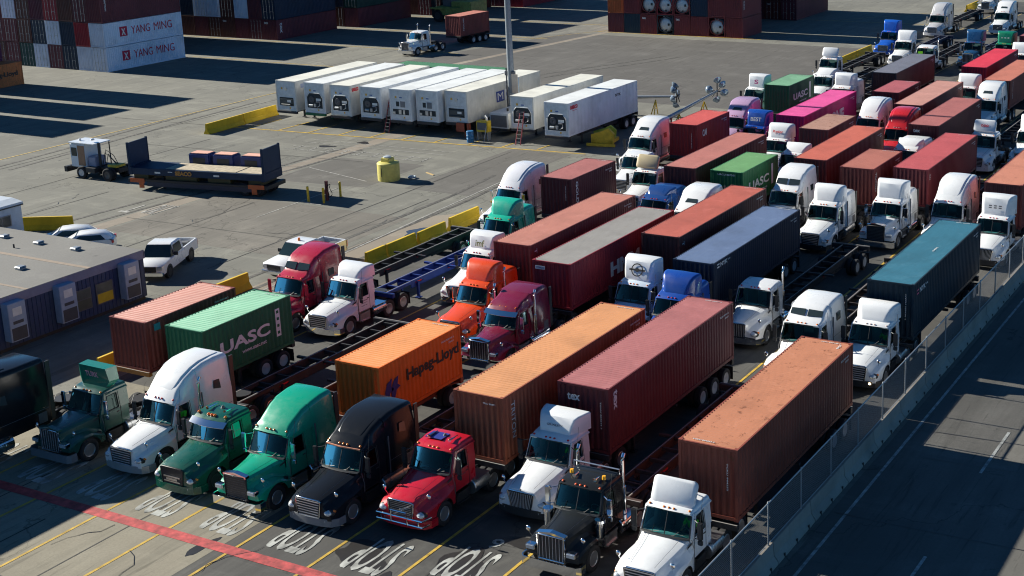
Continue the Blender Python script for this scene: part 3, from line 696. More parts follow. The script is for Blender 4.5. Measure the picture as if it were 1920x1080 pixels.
def tractor(x, y, label, col, style='aero', roof='day', fairing=None, grille='hbar', group='tractor units queued in the lanes', blen=None,
            bumper='body', visor=None, stacks=0, lights=M_AMB, lod=0, rot=0, fcol=None, text=None, tcol=None, rim=None, bull=False,
            fs=1.0, fdz=0, open_win=False, horns=False, studio=False, tanks=True, mirror=None, beacon=False, z=0, topwin=False, side_text=None, hoodcol=None, skirt=False, roofrack=False):
    t = thing('semi_tractor', label, 'truck', (x, y, z), rot, group)
    P = paint(col); FP = paint(fcol) if fcol else P; HP = paint(hoodcol) if hoodcol else P
    back = 3.62; slp = roof not in ('day',)
    b2 = blen or (5.5 if slp else back)
    part(t, 'hood', ('hood', style), lambda: hood_mesh(style), HP, smooth=.42)
    part(t, 'cab', ('cab',), cab_mesh, P, smooth=.5)
    rf = roof if slp else 'day'
    part(t, 'roof', ('roof', rf), lambda: roof_mesh(rf, back), P if fairing or not slp else FP, smooth=.6)
    if slp: part(t, 'sleeper', ('slp', rf, b2), lambda: sleeper_mesh(rf, back, b2), P, smooth=.6)
    if rf in ('high', 'high2') and lod < 2:
        part(t, 'roof_crown', ('crown',), lambda: MB().loft([rr(w, 2.9, zz, .1, yy) for yy, zz, w in ((2.62, 3.10, .55), (2.75, 3.26, .62), (3.1, 3.58, .68), (3.6, 3.84, .72), (4.1, 3.98, .74), (4.8, 4.0, .72), (5.3, 3.97, .68))]), FP, smooth=.5, loc=(0, 0, 0 if rf == 'high' else .78), scl=(1, 1, 1 if rf == 'high' else .70))
    wsx = part(t, 'windshield', ('ws',), ws_mesh, glass(), smooth=1)
    part(wsx, 'windshield_frame', ('wsf',), ws_frame, M_BLK)
    if style in ('aero', 'classic') and lod < 2: part(wsx, 'centre_post', ('wsp',), lambda: MB().bar((0, 1.875, 1.8), (0, 2.225, 2.6), .03), M_BLK, smooth=0)
    part(wsx, 'cowl', ('cowl',), lambda: MB().loft([[(-.98+.98*2*i/8, 1.99-.11*(1-(i/4-1)**2)-dy, z) for dy, z in ((.0, 1.80), (.0, 1.84), (.10, 1.845 if style else 0), (.13, 1.80))] for i in range(9)]), M_BLK, smooth=.5)
    for s in (1, -1):
        if not (open_win and s > 0): part(t, 'side_window', ('sg', s), lambda s=s: side_glass(s), glass(True), smooth=0)
        xg = lambda z: lerp((1.76, 2.62), (1.055, .985), z)+.006
        part(t, 'window_seal', ('wseal', s), lambda s=s: MB().tube([(s*xg(z), y, z) for y, z in ((2.22, 1.80), (3.04, 1.80), (3.02, 2.48), (2.50, 2.48), (2.22, 1.80))], .022, 4), M_BLK, smooth=0)
        part(t, 'door_seam', ('dseam', s), lambda s=s: MB().tube([(s*1.066, 2.17, 1.75), (s*1.066, 2.17, .99), (s*1.066, 3.12, .99), (s*1.066, 3.12, 1.76), (s*.995, 3.10, 2.55), (s*.995, 2.46, 2.56)], .012, 4), M_BLK, smooth=0)
        part(t, 'wheel_well', ('wwell', s), lambda s=s: MB().box(*sorted((s*.62, s*1.14)), .66, 1.88, .96, 1.10), M_BLK, smooth=0)
        if slp: part(t, 'sleeper_seam', ('sseam', s, b2), lambda s=s: MB().box(*sorted((s*1.09, s*1.152)), 3.70, 3.73, .98, 2.7).box(*sorted((s*1.149, s*1.153)), 3.75, b2-.1, 1.62, 1.64).box(*sorted((s*1.149, s*1.154)), b2-.7, b2-.25, 1.02, 1.5), M_GRY, smooth=0)
    if slp and lod < 2:
        hz = lerp(*PROF[rf], b2)-.15
        for s in (1, -1): part(t, 'gap_fairing', ('gapf', s, b2, rf), lambda s=s: MB().box(*sorted((s*1.06, s*1.12)), b2-.01, b2+.22, 1.0, hz), M_BLK, smooth=0)
        part(t, 'rear_window', ('rwin', b2), lambda: MB().box(-.3, .3, b2-.0, b2+.012, 2.0, 2.4), M_BLK, smooth=0)
    for s in (1, -1):
        part(t, 'hood_vent', ('hvent', s, style), lambda s=s: MB().add([(s*(1.0 if style != 'classic' else .86), 1.72, 1.52), (s*(1.05 if style != 'classic' else .92), 2.0, 1.60), (s*(1.05 if style != 'classic' else .92), 2.0, 1.70), (s*(1.0 if style != 'classic' else .86), 1.78, 1.60)], [(0, 1, 2, 3)]), M_BLK, smooth=0)
    part(t, 'interior', ('int',), interior, M_INT, smooth=.5)
    L = b2+3.0; t1 = b2+.95; t2 = t1+1.3
    part(t, 'frame', ('tframe', b2), lambda: frame_mesh(L, b2, t1, t2), M_DRK, smooth=.5)
    part(t, 'fifth_wheel', ('fifth',), fifth_mesh, M_BLK, loc=(0, (t1+t2)/2, 0), smooth=.5)
    ax = HOOD[style]['ax']
    for s in (1, -1):
        wheel(t, s*1.04, ax, False, rim or M_RIM)
        for yy in (t1, t2): wheel(t, s*1.08, yy, True, rim or M_RIM)
        part(t, 'mudflap', ('tflap',), lambda: MB().box(-.3, .3, -.01, .01, .2, .9), M_BLK, loc=(s*.9, L-.15, 0), smooth=0)
        # headlights
        if style == 'classic':
            h = part(t, 'headlight', ('hlc', s), lambda s=s: MB().box(s*.86-.2, s*.86+.2, .02, .3, .98, 1.17), M_CHR, smooth=0, bevel=.03)
            part(h, 'lens', ('hlcl', s), lambda s=s: MB().box(s*.86-.17, s*.86+.17, .0, .03, 1.0, 1.15), M_LENS, smooth=0, bevel=.01)
        else:
            h = part(t, 'headlight', ('hl', s), lambda s=s: MB().ball((s*.90, .15, .90), (.20, .20, .135), 14, 8), M_LENS)
            part(h, 'bezel', ('hlb', s), lambda s=s: MB().ball((s*.91, .21, .89), (.235, .21, .165), 14, 8), M_BLK)
            part(h, 'turn_signal', ('hls', s), lambda s=s: MB().ball((s*1.06, .29, .95), (.09, .14, .08), 8, 6), M_AMB)
        # mirrors
        mm = part(t, 'mirror', ('mir', s), lambda s=s: mirror_mesh().xf(Matrix.Translation((s*1.34, 2.1, 2.15))), mirror or (M_CHR if style == 'classic' else M_BLK), smooth=0, bevel=.03)
        part(mm, 'mirror_arm', ('mira', s), lambda s=s: mirror_arm(s), M_BLK if style != 'classic' else M_CHR)
        if lod < 2: part(t, 'hood_mirror', ('hmir', s), lambda s=s: hoodmirror(s), M_CHR if s > 0 else M_CHR, loc=(s*(1.0 if style != 'classic' else 1.08), .55, 1.2))
        # door skin
        d = part(t, 'door', ('door', s), lambda s=s: MB().box(*sorted((s*1.056, s*1.068)), 2.18, 3.10, 1.0, 1.74), P, smooth=0, bevel=.004)
        part(d, 'door_handle', ('dh', s), lambda s=s: MB().box(*sorted((s*1.068, s*1.09)), 2.9, 3.05, 1.6, 1.64), M_BLK, smooth=0)
        part(t, 'step', ('step', s), lambda s=s: MB().box(*sorted((s*.75, s*1.14)), 2.25, 3.0, .82, .9).box(*sorted((s*.8, s*1.14)), 2.25, 3.0, .42, .48).box(*sorted((s*.75, s*1.08)), 2.2, 3.05, .42, .9), M_DRK if not bumper == 'chrome' else M_ALU, smooth=0)
        if tanks:
            tl = 1.1 if not slp else 1.7
            part(t, 'fuel_tank', ('tank', tl), lambda: tank_mesh(tl), M_ALU if bumper != 'chrome' else M_CHR, loc=(s*.93, 3.25 if not slp else 3.2, 0))
        if skirt: part(t, 'side_skirt', ('skirt', s, b2), lambda s=s: MB().box(*sorted((s*1.12, s*1.2)), 3.2, b2, .45, 1.0), P, smooth=0, bevel=.03)
    grille_parts(t, style, grille, lod)
    if style == 'classic': part(t, 'grille_cap', ('gcap',), lambda: MB().loft([[(x, .08, z), (x, .08, z+.09), (x, .30, z+.10), (x, .30, z)] for x, z in ((-.60, 1.62), (-.30, 1.67), (0, 1.72), (.30, 1.67), (.60, 1.62))]), M_CHR if bumper == 'chrome' else P, smooth=0)
    for s in (1, -1): part(t, 'hood_seam', ('hseam', s, style), lambda s=s: MB().tube([(s*1.112, 2.07, .95), (s*1.118, 2.07, 1.38), (s*1.02, 2.06, 1.76)], .014, 4).tube([(s*lerp(HOOD[style]['Y'], HOOD[style]['wh'], y)*.70, y, lerp(HOOD[style]['Y'], HOOD[style]['zt'], y)+.001) for y in (.2, .8, 1.4, 2.0)], .007, 4), M_GRY, smooth=0)
    if horns:
        for s in (1, -1): part(t, 'air_horn', ('horn',), lambda: MB().tube([(0, 0, 0), (0, .3, 0)], [.05, .02], 8).cyl((0, -.03, 0), (0, 0, 0), .08, .05, n=10), M_CHR, loc=(s*.5, 2.75, 2.88), scl=(1, 1.8, 1), smooth=.7)
        part(t, 'roof_antenna', ('rant',), lambda: MB().cyl((0, 0, 0), (0, 0, .12), .1, .03, n=10), M_GRY, loc=(0, 3.1, 2.82))
    bm = {'body': P, 'silver': simple('bumper_silver', (.42, .43, .44), .3, .4), 'chrome': M_CHR, 'black': M_BLK, 'grey': simple('bumper_grey', (.16, .17, .19), .5)}[bumper]
    bp = part(t, 'bumper', ('bump', 'flat' if style == 'classic' else 'aero'), lambda: bumper_mesh('flat' if style == 'classic' else 'aero'), bm, smooth=.6)
    if lod < 2:
        part(bp, 'air_intake', ('intake', style), lambda: MB().box(-.5, .5, -.04, -.02, .42, .53).box(*((-.98, .98, .03, .2, .655, .70) if style != 'classic' else (-.6, .6, .1, .2, .66, .72))), M_BLK, smooth=0)
        for s in (1, -1): part(bp, 'fog_lamp', ('fog', s), lambda s=s: MB().cyl((s*.75, -.01, .56), (s*.75, .08, .56), .06, n=10), M_LENS)
        part(bp, 'licence_plate', ('plate',), lambda: MB().box(-.16, .16, -.05, -.036, .34, .46), M_WHT, smooth=0)
    # marker lamps on the header
    zz = PROF[rf][1][0]
    if not visor:
        for xx in (-.8, -.2, 0, .2, .8) if lod < 2 else (-.2, 0, .2):
            yy = 2.38-.10*(1-(xx/1.0)**2)
            part(t, 'marker_lamp', ('mk', rf == 'day'), lambda: MB().ball((0, 0, 0), (.055, .05, .04), 8, 5), lights, loc=(xx, yy+.02-.0, lerp(*PROF[rf], 2.40)+.015))
    else:
        part(t, 'sun_visor', ('visor',), lambda: MB().loft([[(xx, 2.30-.12*(1-xx*xx), 2.63), (xx, 2.06-.12*(1-xx*xx), 2.44), (xx, 2.07-.12*(1-xx*xx), 2.42), (xx, 2.31-.12*(1-xx*xx), 2.60)] for xx in (-.98, -.6, -.2, .2, .6, .98)]), visor, smooth=.5)
        for xx in (-.75, -.18, 0, .18, .75):
            part(t, 'marker_lamp', ('mkb',), lambda: MB().ball((0, 0, 0), (.06, .09, .055), 8, 5), lights, loc=(xx, 2.50-.06*(1-xx*xx), 2.77))
    if studio or topwin:
        dk = simple('upper_window_glass', (.03, .045, .05), .12)
        if studio:
            for s in (1, -1):
                x0, x1 = s*.07, s*.84; zf = lambda yy: lerp(*PROF[rf], yy)
                pts = [(x0, 2.88, zf(2.88)), (x1, 2.93, zf(2.93)-.03), (x1*.98, 3.14, zf(3.14)-.03), (x0, 3.13, zf(3.13))]
                vs = pts+[(a, b+.03, c-.05) for a, b, c in pts]
                part(t, 'upper_window', ('upw', s, rf), lambda: MB().add([(a, b-.035, c+.035) for a, b, c in vs], [(0, 1, 2, 3), (4, 5, 6, 7), (0, 1, 5, 4), (1, 2, 6, 5), (2, 3, 7, 6), (3, 0, 4, 7)]), dk, smooth=0)
        else:
            z1, z2 = lerp(*PROF['volvo'], 2.85), lerp(*PROF['volvo'], 3.1)
            part(t, 'skylight', ('sky',), lambda: MB().add([(-.42, 2.85, z1+.035), (.42, 2.85, z1+.035), (.36, 3.12, z2+.05), (-.36, 3.12, z2+.05), (-.42, 2.86, z1-.05), (.42, 2.86, z1-.05), (.36, 3.12, z2-.05), (-.36, 3.12, z2-.05)], [(0, 1, 2, 3), (0, 1, 5, 4), (1, 2, 6, 5), (2, 3, 7, 6), (3, 0, 4, 7)]), dk, smooth=0)
        for s in (1, -1): part(t, 'sleeper_window', ('slw', s), lambda s=s: MB().box(*sorted((s*1.035, s*1.13)), 4.1, 4.6, 2.85, 3.2) if False else MB().box(*sorted((s*1.05, s*1.155)), 4.2, 4.65, 2.35, 2.75), dk, smooth=0)
    elif rf in ('high', 'high2') and lod < 2:
        for s in (1, -1): part(t, 'sleeper_window', ('slw2', s), lambda s=s: MB().add([(s*1.14, 4.4, 2.62), (s*1.14, 4.85, 2.5), (s*1.12, 4.8, 2.95), (s*1.12, 4.45, 2.98)], [(0, 1, 2, 3)]), simple('upper_window_glass', (.03, .045, .05), .12), smooth=0)
    if fairing:
        part(t, 'wind_deflector', ('fair', fairing), lambda: fairing_mesh(fairing), FP, smooth=.6, loc=(0, 0, 2.74*(1-fs)+fdz), scl=(1, 1, fs))
        if fairing in ('plate', 'box'):
            part(t, 'deflector_strut', ('fstrut',), lambda: MB().tube([(-.5, 3.0, 2.78), (-.5, 3.0, 3.3)], .03, 6).tube([(.5, 3.0, 2.78), (.5, 3.0, 3.3)], .03, 6).tube([(-.5, 3.5, 2.78), (-.5, 3.05, 3.4)], .025, 6).tube([(.5, 3.5, 2.78), (.5, 3.05, 3.4)], .025, 6), M_GAL)
    if text:
        s_, wd, ht = text[:3]
        geo = {'full': ((0, 2.745, 3.22), (0, .40, 1)), 'tall': ((0, 2.70, 3.3), (0, .2, 1)), 'plate': ((0, 2.655, 3.36), (0, .44, .9)), 'box': ((0, 2.70, 3.52), (0, -.07, 1)), 'mid': ((0, 2.9, 3.3), (0, .8, 1)), 'high': ((0, 2.8, 3.4), (0, .8, 1))}[fairing or roof]
        c, up = geo; u = Vector(up).normalized(); nrm = Vector((1, 0, 0)).cross(u)
        c = Vector(c)+nrm*.03
        if fairing: c.z = 2.74+(c.z-2.74)*fs+fdz; up = (up[0], up[1], up[2]*fs); ht *= fs
        lettering(t, s_, tcol or M_LET_K, c, (1, 0, 0), up, wd, ht)
    if side_text:
        for s in (1,):
            for i, (s_, wd, ht) in enumerate(side_text): lettering(t, s_, M_GRY, (s*1.072, 2.64, 1.55-.14*i), (0, s, 0), (0, 0, 1), wd, ht)
    for k in range(stacks):
        s = (1, -1)[k]
        part(t, 'exhaust_stack', ('stack',), lambda: MB().tube([(0, 0, 1.1), (0, 0, 2.2)], .11, 12).tube([(0, 0, 2.2), (0, 0, 3.25), (0, .03, 3.38), (0, .12, 3.5)], .07, 10), M_CHR, loc=(s*.98 if not slp else s*1.24, (back+.16) if not slp else 3.45, 0))
    if roofrack:
        part(t, 'roof_bar', ('rbar',), lambda: MB().tube([(-1.0, 3.5, 2.8), (-1.0, 3.5, 3.0), (1.0, 3.5, 3.0), (1.0, 3.5, 2.8)], .03, 6), M_ALU)
    if beacon:
        for s in (1, -1):
            b = part(t, 'beacon', ('beac',), lambda: MB().cyl((0, 0, 0), (0, 0, .14), .08, .07, n=12), simple('beacon_amber', (.9, .42, .02), .3), loc=(s*.7, 2.85, 2.83))
            part(t, 'air_horn', ('horn',), lambda: MB().tube([(0, 0, 0), (0, .3, 0)], [.05, .02], 8).cyl((0, -.03, 0), (0, 0, 0), .08, .05, n=10), M_CHR, loc=(s*.45, 2.62, 2.86), smooth=.7)
    if bull:
        part(t, 'bull_bar', ('bull',), lambda: MB().tube([(-1.2, .35, .75), (-1.1, -.1, .75), (1.1, -.1, .75), (1.2, .35, .75)], .04, 8).tube([(-1.2, .35, .5), (-1.1, -.1, .5), (1.1, -.1, .5), (1.2, .35, .5)], .04, 8).tube([(-.38, -.12, .45), (-.38, -.14, 1.0), (.38, -.14, 1.0), (.38, -.12, .45)], .04, 8).tube([(-.9, -.1, .5), (-.9, -.1, .75)], .03, 6).tube([(.9, -.1, .5), (.9, -.1, .75)], .03, 6), M_CHR)
    if lod < 2:
        part(t, 'air_hose', ('hose',), lambda: MB().tube([(-.3, b2+.02, 1.9), (-.3, b2+.5, 1.3), (-.2, b2+.9, 1.25), (-.1, b2+1.2, 1.5)], .02, 5).tube([(.1, b2+.02, 1.9), (.12, b2+.45, 1.25), (.1, b2+.9, 1.2), (.0, b2+1.2, 1.5)], .02, 5) if False else MB().tube([(-.3, .02, 1.9), (-.3, .5, 1.3), (-.2, .9, 1.25), (-.1, 1.2, 1.5)], .02, 5).tube([(.1, .02, 1.9), (.12, .45, 1.25), (.1, .9, 1.2), (0, 1.2, 1.5)], .02, 5), M_WIRE, loc=(0, b2, 0))
        part(t, 'antenna', ('ant',), lambda: MB().tube([(1.34, 2.15, 2.5), (1.36, 2.3, 3.4)], .008, 4), M_BLK)
    if lod == 0:
        part(t, 'wiper', ('wip',), lambda: MB().tube([(-.75, 1.93, 1.82), (-.2, 1.90, 1.92)], .012, 4).tube([(.2, 1.90, 1.82), (.75, 1.94, 1.93)], .012, 4), M_BLK)
        part(t, 'papers', ('pap',), lambda: MB().box(-.6, -.3, 2.1, 2.3, 1.765, 1.78).box(.15, .4, 2.12, 2.28, 1.765, 1.775), M_WHT, smooth=0)
    return t

# ---------------------------------------------------------------- seated driver
def skinned(name, verts, edges, radii):
    if name in MESH: return MESH[name]
    me = bpy.data.meshes.new(name); me.from_pydata(verts, edges, []); o = bpy.data.objects.new(name, me); COL.objects.link(o)
    o.modifiers.new("skin", 'SKIN'); o.modifiers["skin"].use_smooth_shade = True
    for i, r in enumerate(radii):
        me.skin_vertices[0].data[i].radius = (r, r) if not hasattr(r, '__len__') else r
    me.skin_vertices[0].data[0].use_root = True
    o.modifiers.new("sub", 'SUBSURF').levels = 1
    dg = bpy.context.evaluated_depsgraph_get(); dg.update()
    m2 = bpy.data.meshes.new_from_object(o.evaluated_get(dg)); bpy.data.objects.remove(o)
    m2.materials.clear(); m2.materials.append(None); MESH[name] = m2; return m2
SKIN = simple("skin", (.30, .16, .10), .55); HAIR = simple("dark_hair", (.02, .015, .012), .7)
HIVIS = simple("hi_vis_green_cloth", (.16, .85, .05), .7); DENIM = simple("dark_trousers", (.03, .035, .05), .8)
def driver(tr, label, shirt=None):
    T = Matrix.Translation
    x, y, z = tr.location
    o = thing('person', label, 'person', (x+.55, y+3.0, z+1.5), 0, 'drivers seated in the cabs')
    v = [(0, 0, .10), (0, .02, .30), (0, .02, .50), (0, 0, .60), (0, -.02, .68)]; e = [(0, 1), (1, 2), (2, 3), (3, 4)]; r = [.15, .14, .15, .06, .06]
    for s in (1, -1):
        b = len(v)
        v += [(s*.19, .02, .50), (s*.26, -.08, .28), (s*.20, -.34, .26), (s*.19, -.42, .27)]; r += [.07, .052, .04, .034]
        e += [(2, b), (b, b+1), (b+1, b+2), (b+2, b+3)]
        for k in range(5):
            c = len(v); dx = (-.03+.018*k) if k < 4 else -s*.05; v.append((s*.19+dx, -.47, .28)); r.append(.010); v.append((s*.19+dx, -.50 if k < 4 else -.47, .25)); r.append(.008); e += [(b+3, c), (c, c+1)]
        b = len(v); v += [(s*.11, -.05, .08), (s*.14, -.42, .10), (s*.14, -.50, -.30), (s*.14, -.60, -.36)]; r += [.10, .075, .055, .045]; e += [(0, b), (b, b+1), (b+1, b+2), (b+2, b+3)]
    body = skinned('person_body', v, e, r)
    bo = bpy.data.objects.new('body', body); COL.objects.link(bo); setmat(bo, SKIN); bo.parent = o
    part(bo, 'head', ('phead',), lambda: MB().ball((0, -.02, .78), (.078, .098, .12), 14, 10).ball((0, -.12, .77), (.014, .02, .02), 6, 5).ball((.08, -.01, .77), (.012, .02, .03), 6, 5).ball((-.08, -.01, .77), (.012, .02, .03), 6, 5), SKIN)
    part(o, 'hair', ('phair',), lambda: MB().ball((0, .005, .81), (.084, .100, .10), 14, 8), HAIR)
    sv = [(0, 0, .14), (0, .02, .32), (0, .02, .50)]; se = [(0, 1), (1, 2)]; sr = [.17, .16, .165]
    for s in (1, -1):
        b = len(sv); sv += [(s*.20, .02, .50), (s*.265, -.08, .29)]; sr += [.085, .065]; se += [(2, b), (b, b+1)]
    sh = skinned('person_shirt', sv, se, sr); so_ = bpy.data.objects.new('shirt', sh); COL.objects.link(so_); setmat(so_, shirt or HIVIS); so_.parent = o
    tv = [(0, 0, .08)]; te = []; tr_ = [.155]
    for s in (1, -1):
        b = len(tv); tv += [(s*.11, -.05, .08), (s*.14, -.42, .10), (s*.14, -.50, -.25)]; tr_ += [.11, .088, .066]; te += [(0, b), (b, b+1), (b+1, b+2)]
    tm = skinned('person_trousers', tv, te, tr_); to = bpy.data.objects.new('trousers', tm); COL.objects.link(to); setmat(to, DENIM); to.parent = o
    return o
# ================================================================ the queue of trucks
WH = (.74, .75, .76); SILV = (.42, .43, .44)
def box_on(x, y, H, L, col, label, z=1.25, ch=None, **k):
    """a container on its own chassis"""
    label_short = label.split(',')[0]
    axles = k.pop('axles', 2); chcol = k.pop('chcol', (.03, .03, .034))
    ids = ('TCNU 607411 2', 'TRLU 731905 6', 'CAIU 448203 9', 'TGHU 350766 1', 'FCIU 920148 3')[int(abs(x*7+y*3)) % 5]
    old = tuple(k.get('texts', ())); k['texts'] = old+(('T', ids, .3, L-.3, .9, .08),)+(() if any(q[1] == 'UASC' for q in old) else (('R', ids, L-1.0, H-.38, .95, .085), ('R', '22G1', L-.75, H-.55, .4, .08)))
    c = container(x, y, z, L, H, col, label, group='shipping containers on chassis in the lanes', **k)
    chassis(x, y, L, ch or CHL(label), chcol, axles, lod=1)
    return c
CH_SEEN = {}
def CHL(label):
    a = label.split(', ')
    s = 'chassis under the '+a[0]
    if len(a) > 1 and len((s+' '+a[1]).split()) <= 16: s += ', '+a[1]
    return ' '.join(s.split()[:16])
S, HC = 2.591, 2.896
salmon = (.52, .20, .15); redsal = (.50, .12, .085); rosy = (.42, .13, .13)
tK = M_LET_K
UASC = [('R', 'UASC', 2.75, 1.35, 3.4, .62, None, .03), ('R', 'www.uasc.net', 3.3, .75, 1.7, .18), ('P', 'R', 5.05, 1.45, .32, 1.45, M_LET_W)]
# ---- front row containers
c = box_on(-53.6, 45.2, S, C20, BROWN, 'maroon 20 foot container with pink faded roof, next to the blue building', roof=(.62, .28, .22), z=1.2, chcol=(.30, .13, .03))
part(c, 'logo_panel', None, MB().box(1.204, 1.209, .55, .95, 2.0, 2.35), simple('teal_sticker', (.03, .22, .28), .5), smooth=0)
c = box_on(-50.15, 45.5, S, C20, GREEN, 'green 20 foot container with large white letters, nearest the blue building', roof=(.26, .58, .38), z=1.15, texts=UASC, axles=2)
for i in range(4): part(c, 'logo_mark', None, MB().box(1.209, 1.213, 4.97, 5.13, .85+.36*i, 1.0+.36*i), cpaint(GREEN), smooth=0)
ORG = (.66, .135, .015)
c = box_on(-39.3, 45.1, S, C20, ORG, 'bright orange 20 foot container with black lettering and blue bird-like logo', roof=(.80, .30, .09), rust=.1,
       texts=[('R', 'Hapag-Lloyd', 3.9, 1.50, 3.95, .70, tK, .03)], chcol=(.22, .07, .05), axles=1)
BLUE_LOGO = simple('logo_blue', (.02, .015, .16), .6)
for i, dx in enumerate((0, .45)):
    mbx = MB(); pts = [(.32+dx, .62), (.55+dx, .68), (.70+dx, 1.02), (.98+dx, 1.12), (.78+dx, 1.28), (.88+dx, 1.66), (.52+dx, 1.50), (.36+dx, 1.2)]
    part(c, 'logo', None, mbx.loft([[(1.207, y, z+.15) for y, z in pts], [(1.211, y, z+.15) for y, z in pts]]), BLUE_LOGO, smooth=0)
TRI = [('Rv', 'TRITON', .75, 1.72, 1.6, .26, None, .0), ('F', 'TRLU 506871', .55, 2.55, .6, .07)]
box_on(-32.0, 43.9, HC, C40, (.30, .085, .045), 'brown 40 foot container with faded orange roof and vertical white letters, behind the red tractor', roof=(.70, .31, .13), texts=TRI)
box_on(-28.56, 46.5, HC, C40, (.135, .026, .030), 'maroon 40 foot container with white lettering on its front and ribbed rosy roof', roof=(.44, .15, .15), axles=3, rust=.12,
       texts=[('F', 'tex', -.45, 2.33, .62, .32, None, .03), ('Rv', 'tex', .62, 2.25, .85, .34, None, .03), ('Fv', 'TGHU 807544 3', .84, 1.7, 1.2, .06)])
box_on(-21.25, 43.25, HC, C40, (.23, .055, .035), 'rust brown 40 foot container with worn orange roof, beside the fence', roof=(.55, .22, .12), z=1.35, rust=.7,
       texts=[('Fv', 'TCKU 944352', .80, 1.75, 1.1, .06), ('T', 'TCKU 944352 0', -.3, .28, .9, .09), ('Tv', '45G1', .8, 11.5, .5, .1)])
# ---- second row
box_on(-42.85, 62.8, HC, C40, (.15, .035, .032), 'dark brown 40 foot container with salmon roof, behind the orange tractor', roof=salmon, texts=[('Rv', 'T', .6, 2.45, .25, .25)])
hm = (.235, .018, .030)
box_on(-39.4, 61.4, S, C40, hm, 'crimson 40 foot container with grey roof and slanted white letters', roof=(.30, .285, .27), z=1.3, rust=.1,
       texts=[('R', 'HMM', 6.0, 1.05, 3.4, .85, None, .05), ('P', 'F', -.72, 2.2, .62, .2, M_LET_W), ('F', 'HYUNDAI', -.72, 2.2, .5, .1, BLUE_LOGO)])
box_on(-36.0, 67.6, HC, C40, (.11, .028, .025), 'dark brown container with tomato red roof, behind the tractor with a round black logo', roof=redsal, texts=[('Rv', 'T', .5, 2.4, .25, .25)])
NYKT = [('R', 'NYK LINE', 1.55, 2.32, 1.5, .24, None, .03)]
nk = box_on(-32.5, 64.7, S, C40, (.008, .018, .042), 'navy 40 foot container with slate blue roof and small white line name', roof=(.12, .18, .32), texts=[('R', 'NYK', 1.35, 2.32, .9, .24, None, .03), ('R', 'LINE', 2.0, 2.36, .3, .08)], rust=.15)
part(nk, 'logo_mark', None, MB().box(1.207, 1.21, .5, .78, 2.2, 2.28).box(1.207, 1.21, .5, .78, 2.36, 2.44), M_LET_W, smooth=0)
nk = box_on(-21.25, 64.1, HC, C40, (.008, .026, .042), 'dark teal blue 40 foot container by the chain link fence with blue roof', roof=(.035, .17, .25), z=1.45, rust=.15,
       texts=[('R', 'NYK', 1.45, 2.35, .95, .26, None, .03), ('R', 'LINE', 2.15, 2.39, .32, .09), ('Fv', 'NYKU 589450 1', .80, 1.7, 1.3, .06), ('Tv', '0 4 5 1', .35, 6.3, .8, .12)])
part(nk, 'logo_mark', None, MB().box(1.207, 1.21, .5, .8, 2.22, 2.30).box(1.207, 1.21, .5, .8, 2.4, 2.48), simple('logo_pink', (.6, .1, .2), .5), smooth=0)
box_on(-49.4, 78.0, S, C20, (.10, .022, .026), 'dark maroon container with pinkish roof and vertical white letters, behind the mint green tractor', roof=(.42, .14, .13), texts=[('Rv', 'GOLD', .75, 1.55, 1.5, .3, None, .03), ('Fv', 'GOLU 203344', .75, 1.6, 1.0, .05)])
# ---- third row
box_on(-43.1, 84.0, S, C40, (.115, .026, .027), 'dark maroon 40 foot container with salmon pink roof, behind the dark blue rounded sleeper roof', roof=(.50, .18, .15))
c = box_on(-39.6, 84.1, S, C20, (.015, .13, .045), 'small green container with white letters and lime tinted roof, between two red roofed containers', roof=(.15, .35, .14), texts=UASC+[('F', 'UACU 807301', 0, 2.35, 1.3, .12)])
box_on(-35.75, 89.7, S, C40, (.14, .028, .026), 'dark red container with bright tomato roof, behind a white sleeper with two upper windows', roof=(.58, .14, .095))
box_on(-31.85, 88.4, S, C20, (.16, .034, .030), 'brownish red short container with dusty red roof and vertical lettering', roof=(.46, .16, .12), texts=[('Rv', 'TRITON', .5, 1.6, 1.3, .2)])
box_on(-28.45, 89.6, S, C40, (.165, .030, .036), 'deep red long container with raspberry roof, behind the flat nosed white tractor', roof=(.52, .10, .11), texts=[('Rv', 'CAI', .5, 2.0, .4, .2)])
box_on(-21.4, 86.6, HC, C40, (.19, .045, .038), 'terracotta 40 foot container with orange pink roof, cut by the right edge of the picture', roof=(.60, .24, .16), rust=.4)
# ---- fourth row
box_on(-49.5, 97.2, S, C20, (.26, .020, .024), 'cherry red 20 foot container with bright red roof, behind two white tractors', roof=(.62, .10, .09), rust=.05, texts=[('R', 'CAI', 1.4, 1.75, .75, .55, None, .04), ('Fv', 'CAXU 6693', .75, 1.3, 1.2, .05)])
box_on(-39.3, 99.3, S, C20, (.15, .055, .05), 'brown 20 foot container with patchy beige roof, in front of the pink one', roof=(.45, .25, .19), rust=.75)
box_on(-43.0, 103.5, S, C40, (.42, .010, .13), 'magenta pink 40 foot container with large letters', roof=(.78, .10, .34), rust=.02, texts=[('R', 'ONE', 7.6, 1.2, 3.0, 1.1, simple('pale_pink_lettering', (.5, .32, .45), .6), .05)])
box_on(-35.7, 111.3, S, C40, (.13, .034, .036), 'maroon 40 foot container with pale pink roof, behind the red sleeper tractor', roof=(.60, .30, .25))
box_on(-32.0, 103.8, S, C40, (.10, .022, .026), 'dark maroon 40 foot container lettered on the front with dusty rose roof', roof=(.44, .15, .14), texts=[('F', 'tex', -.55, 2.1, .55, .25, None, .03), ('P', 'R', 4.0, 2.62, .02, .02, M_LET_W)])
box_on(-39.3, 116.2, S, C20, (.11, .018, .026), 'maroon 20 foot container lettered on the front, roof with a big tan patch', roof=(.46, .12, .14), rust=.5, texts=[('F', 'tex', -.5, 2.1, .55, .25, None, .03)])
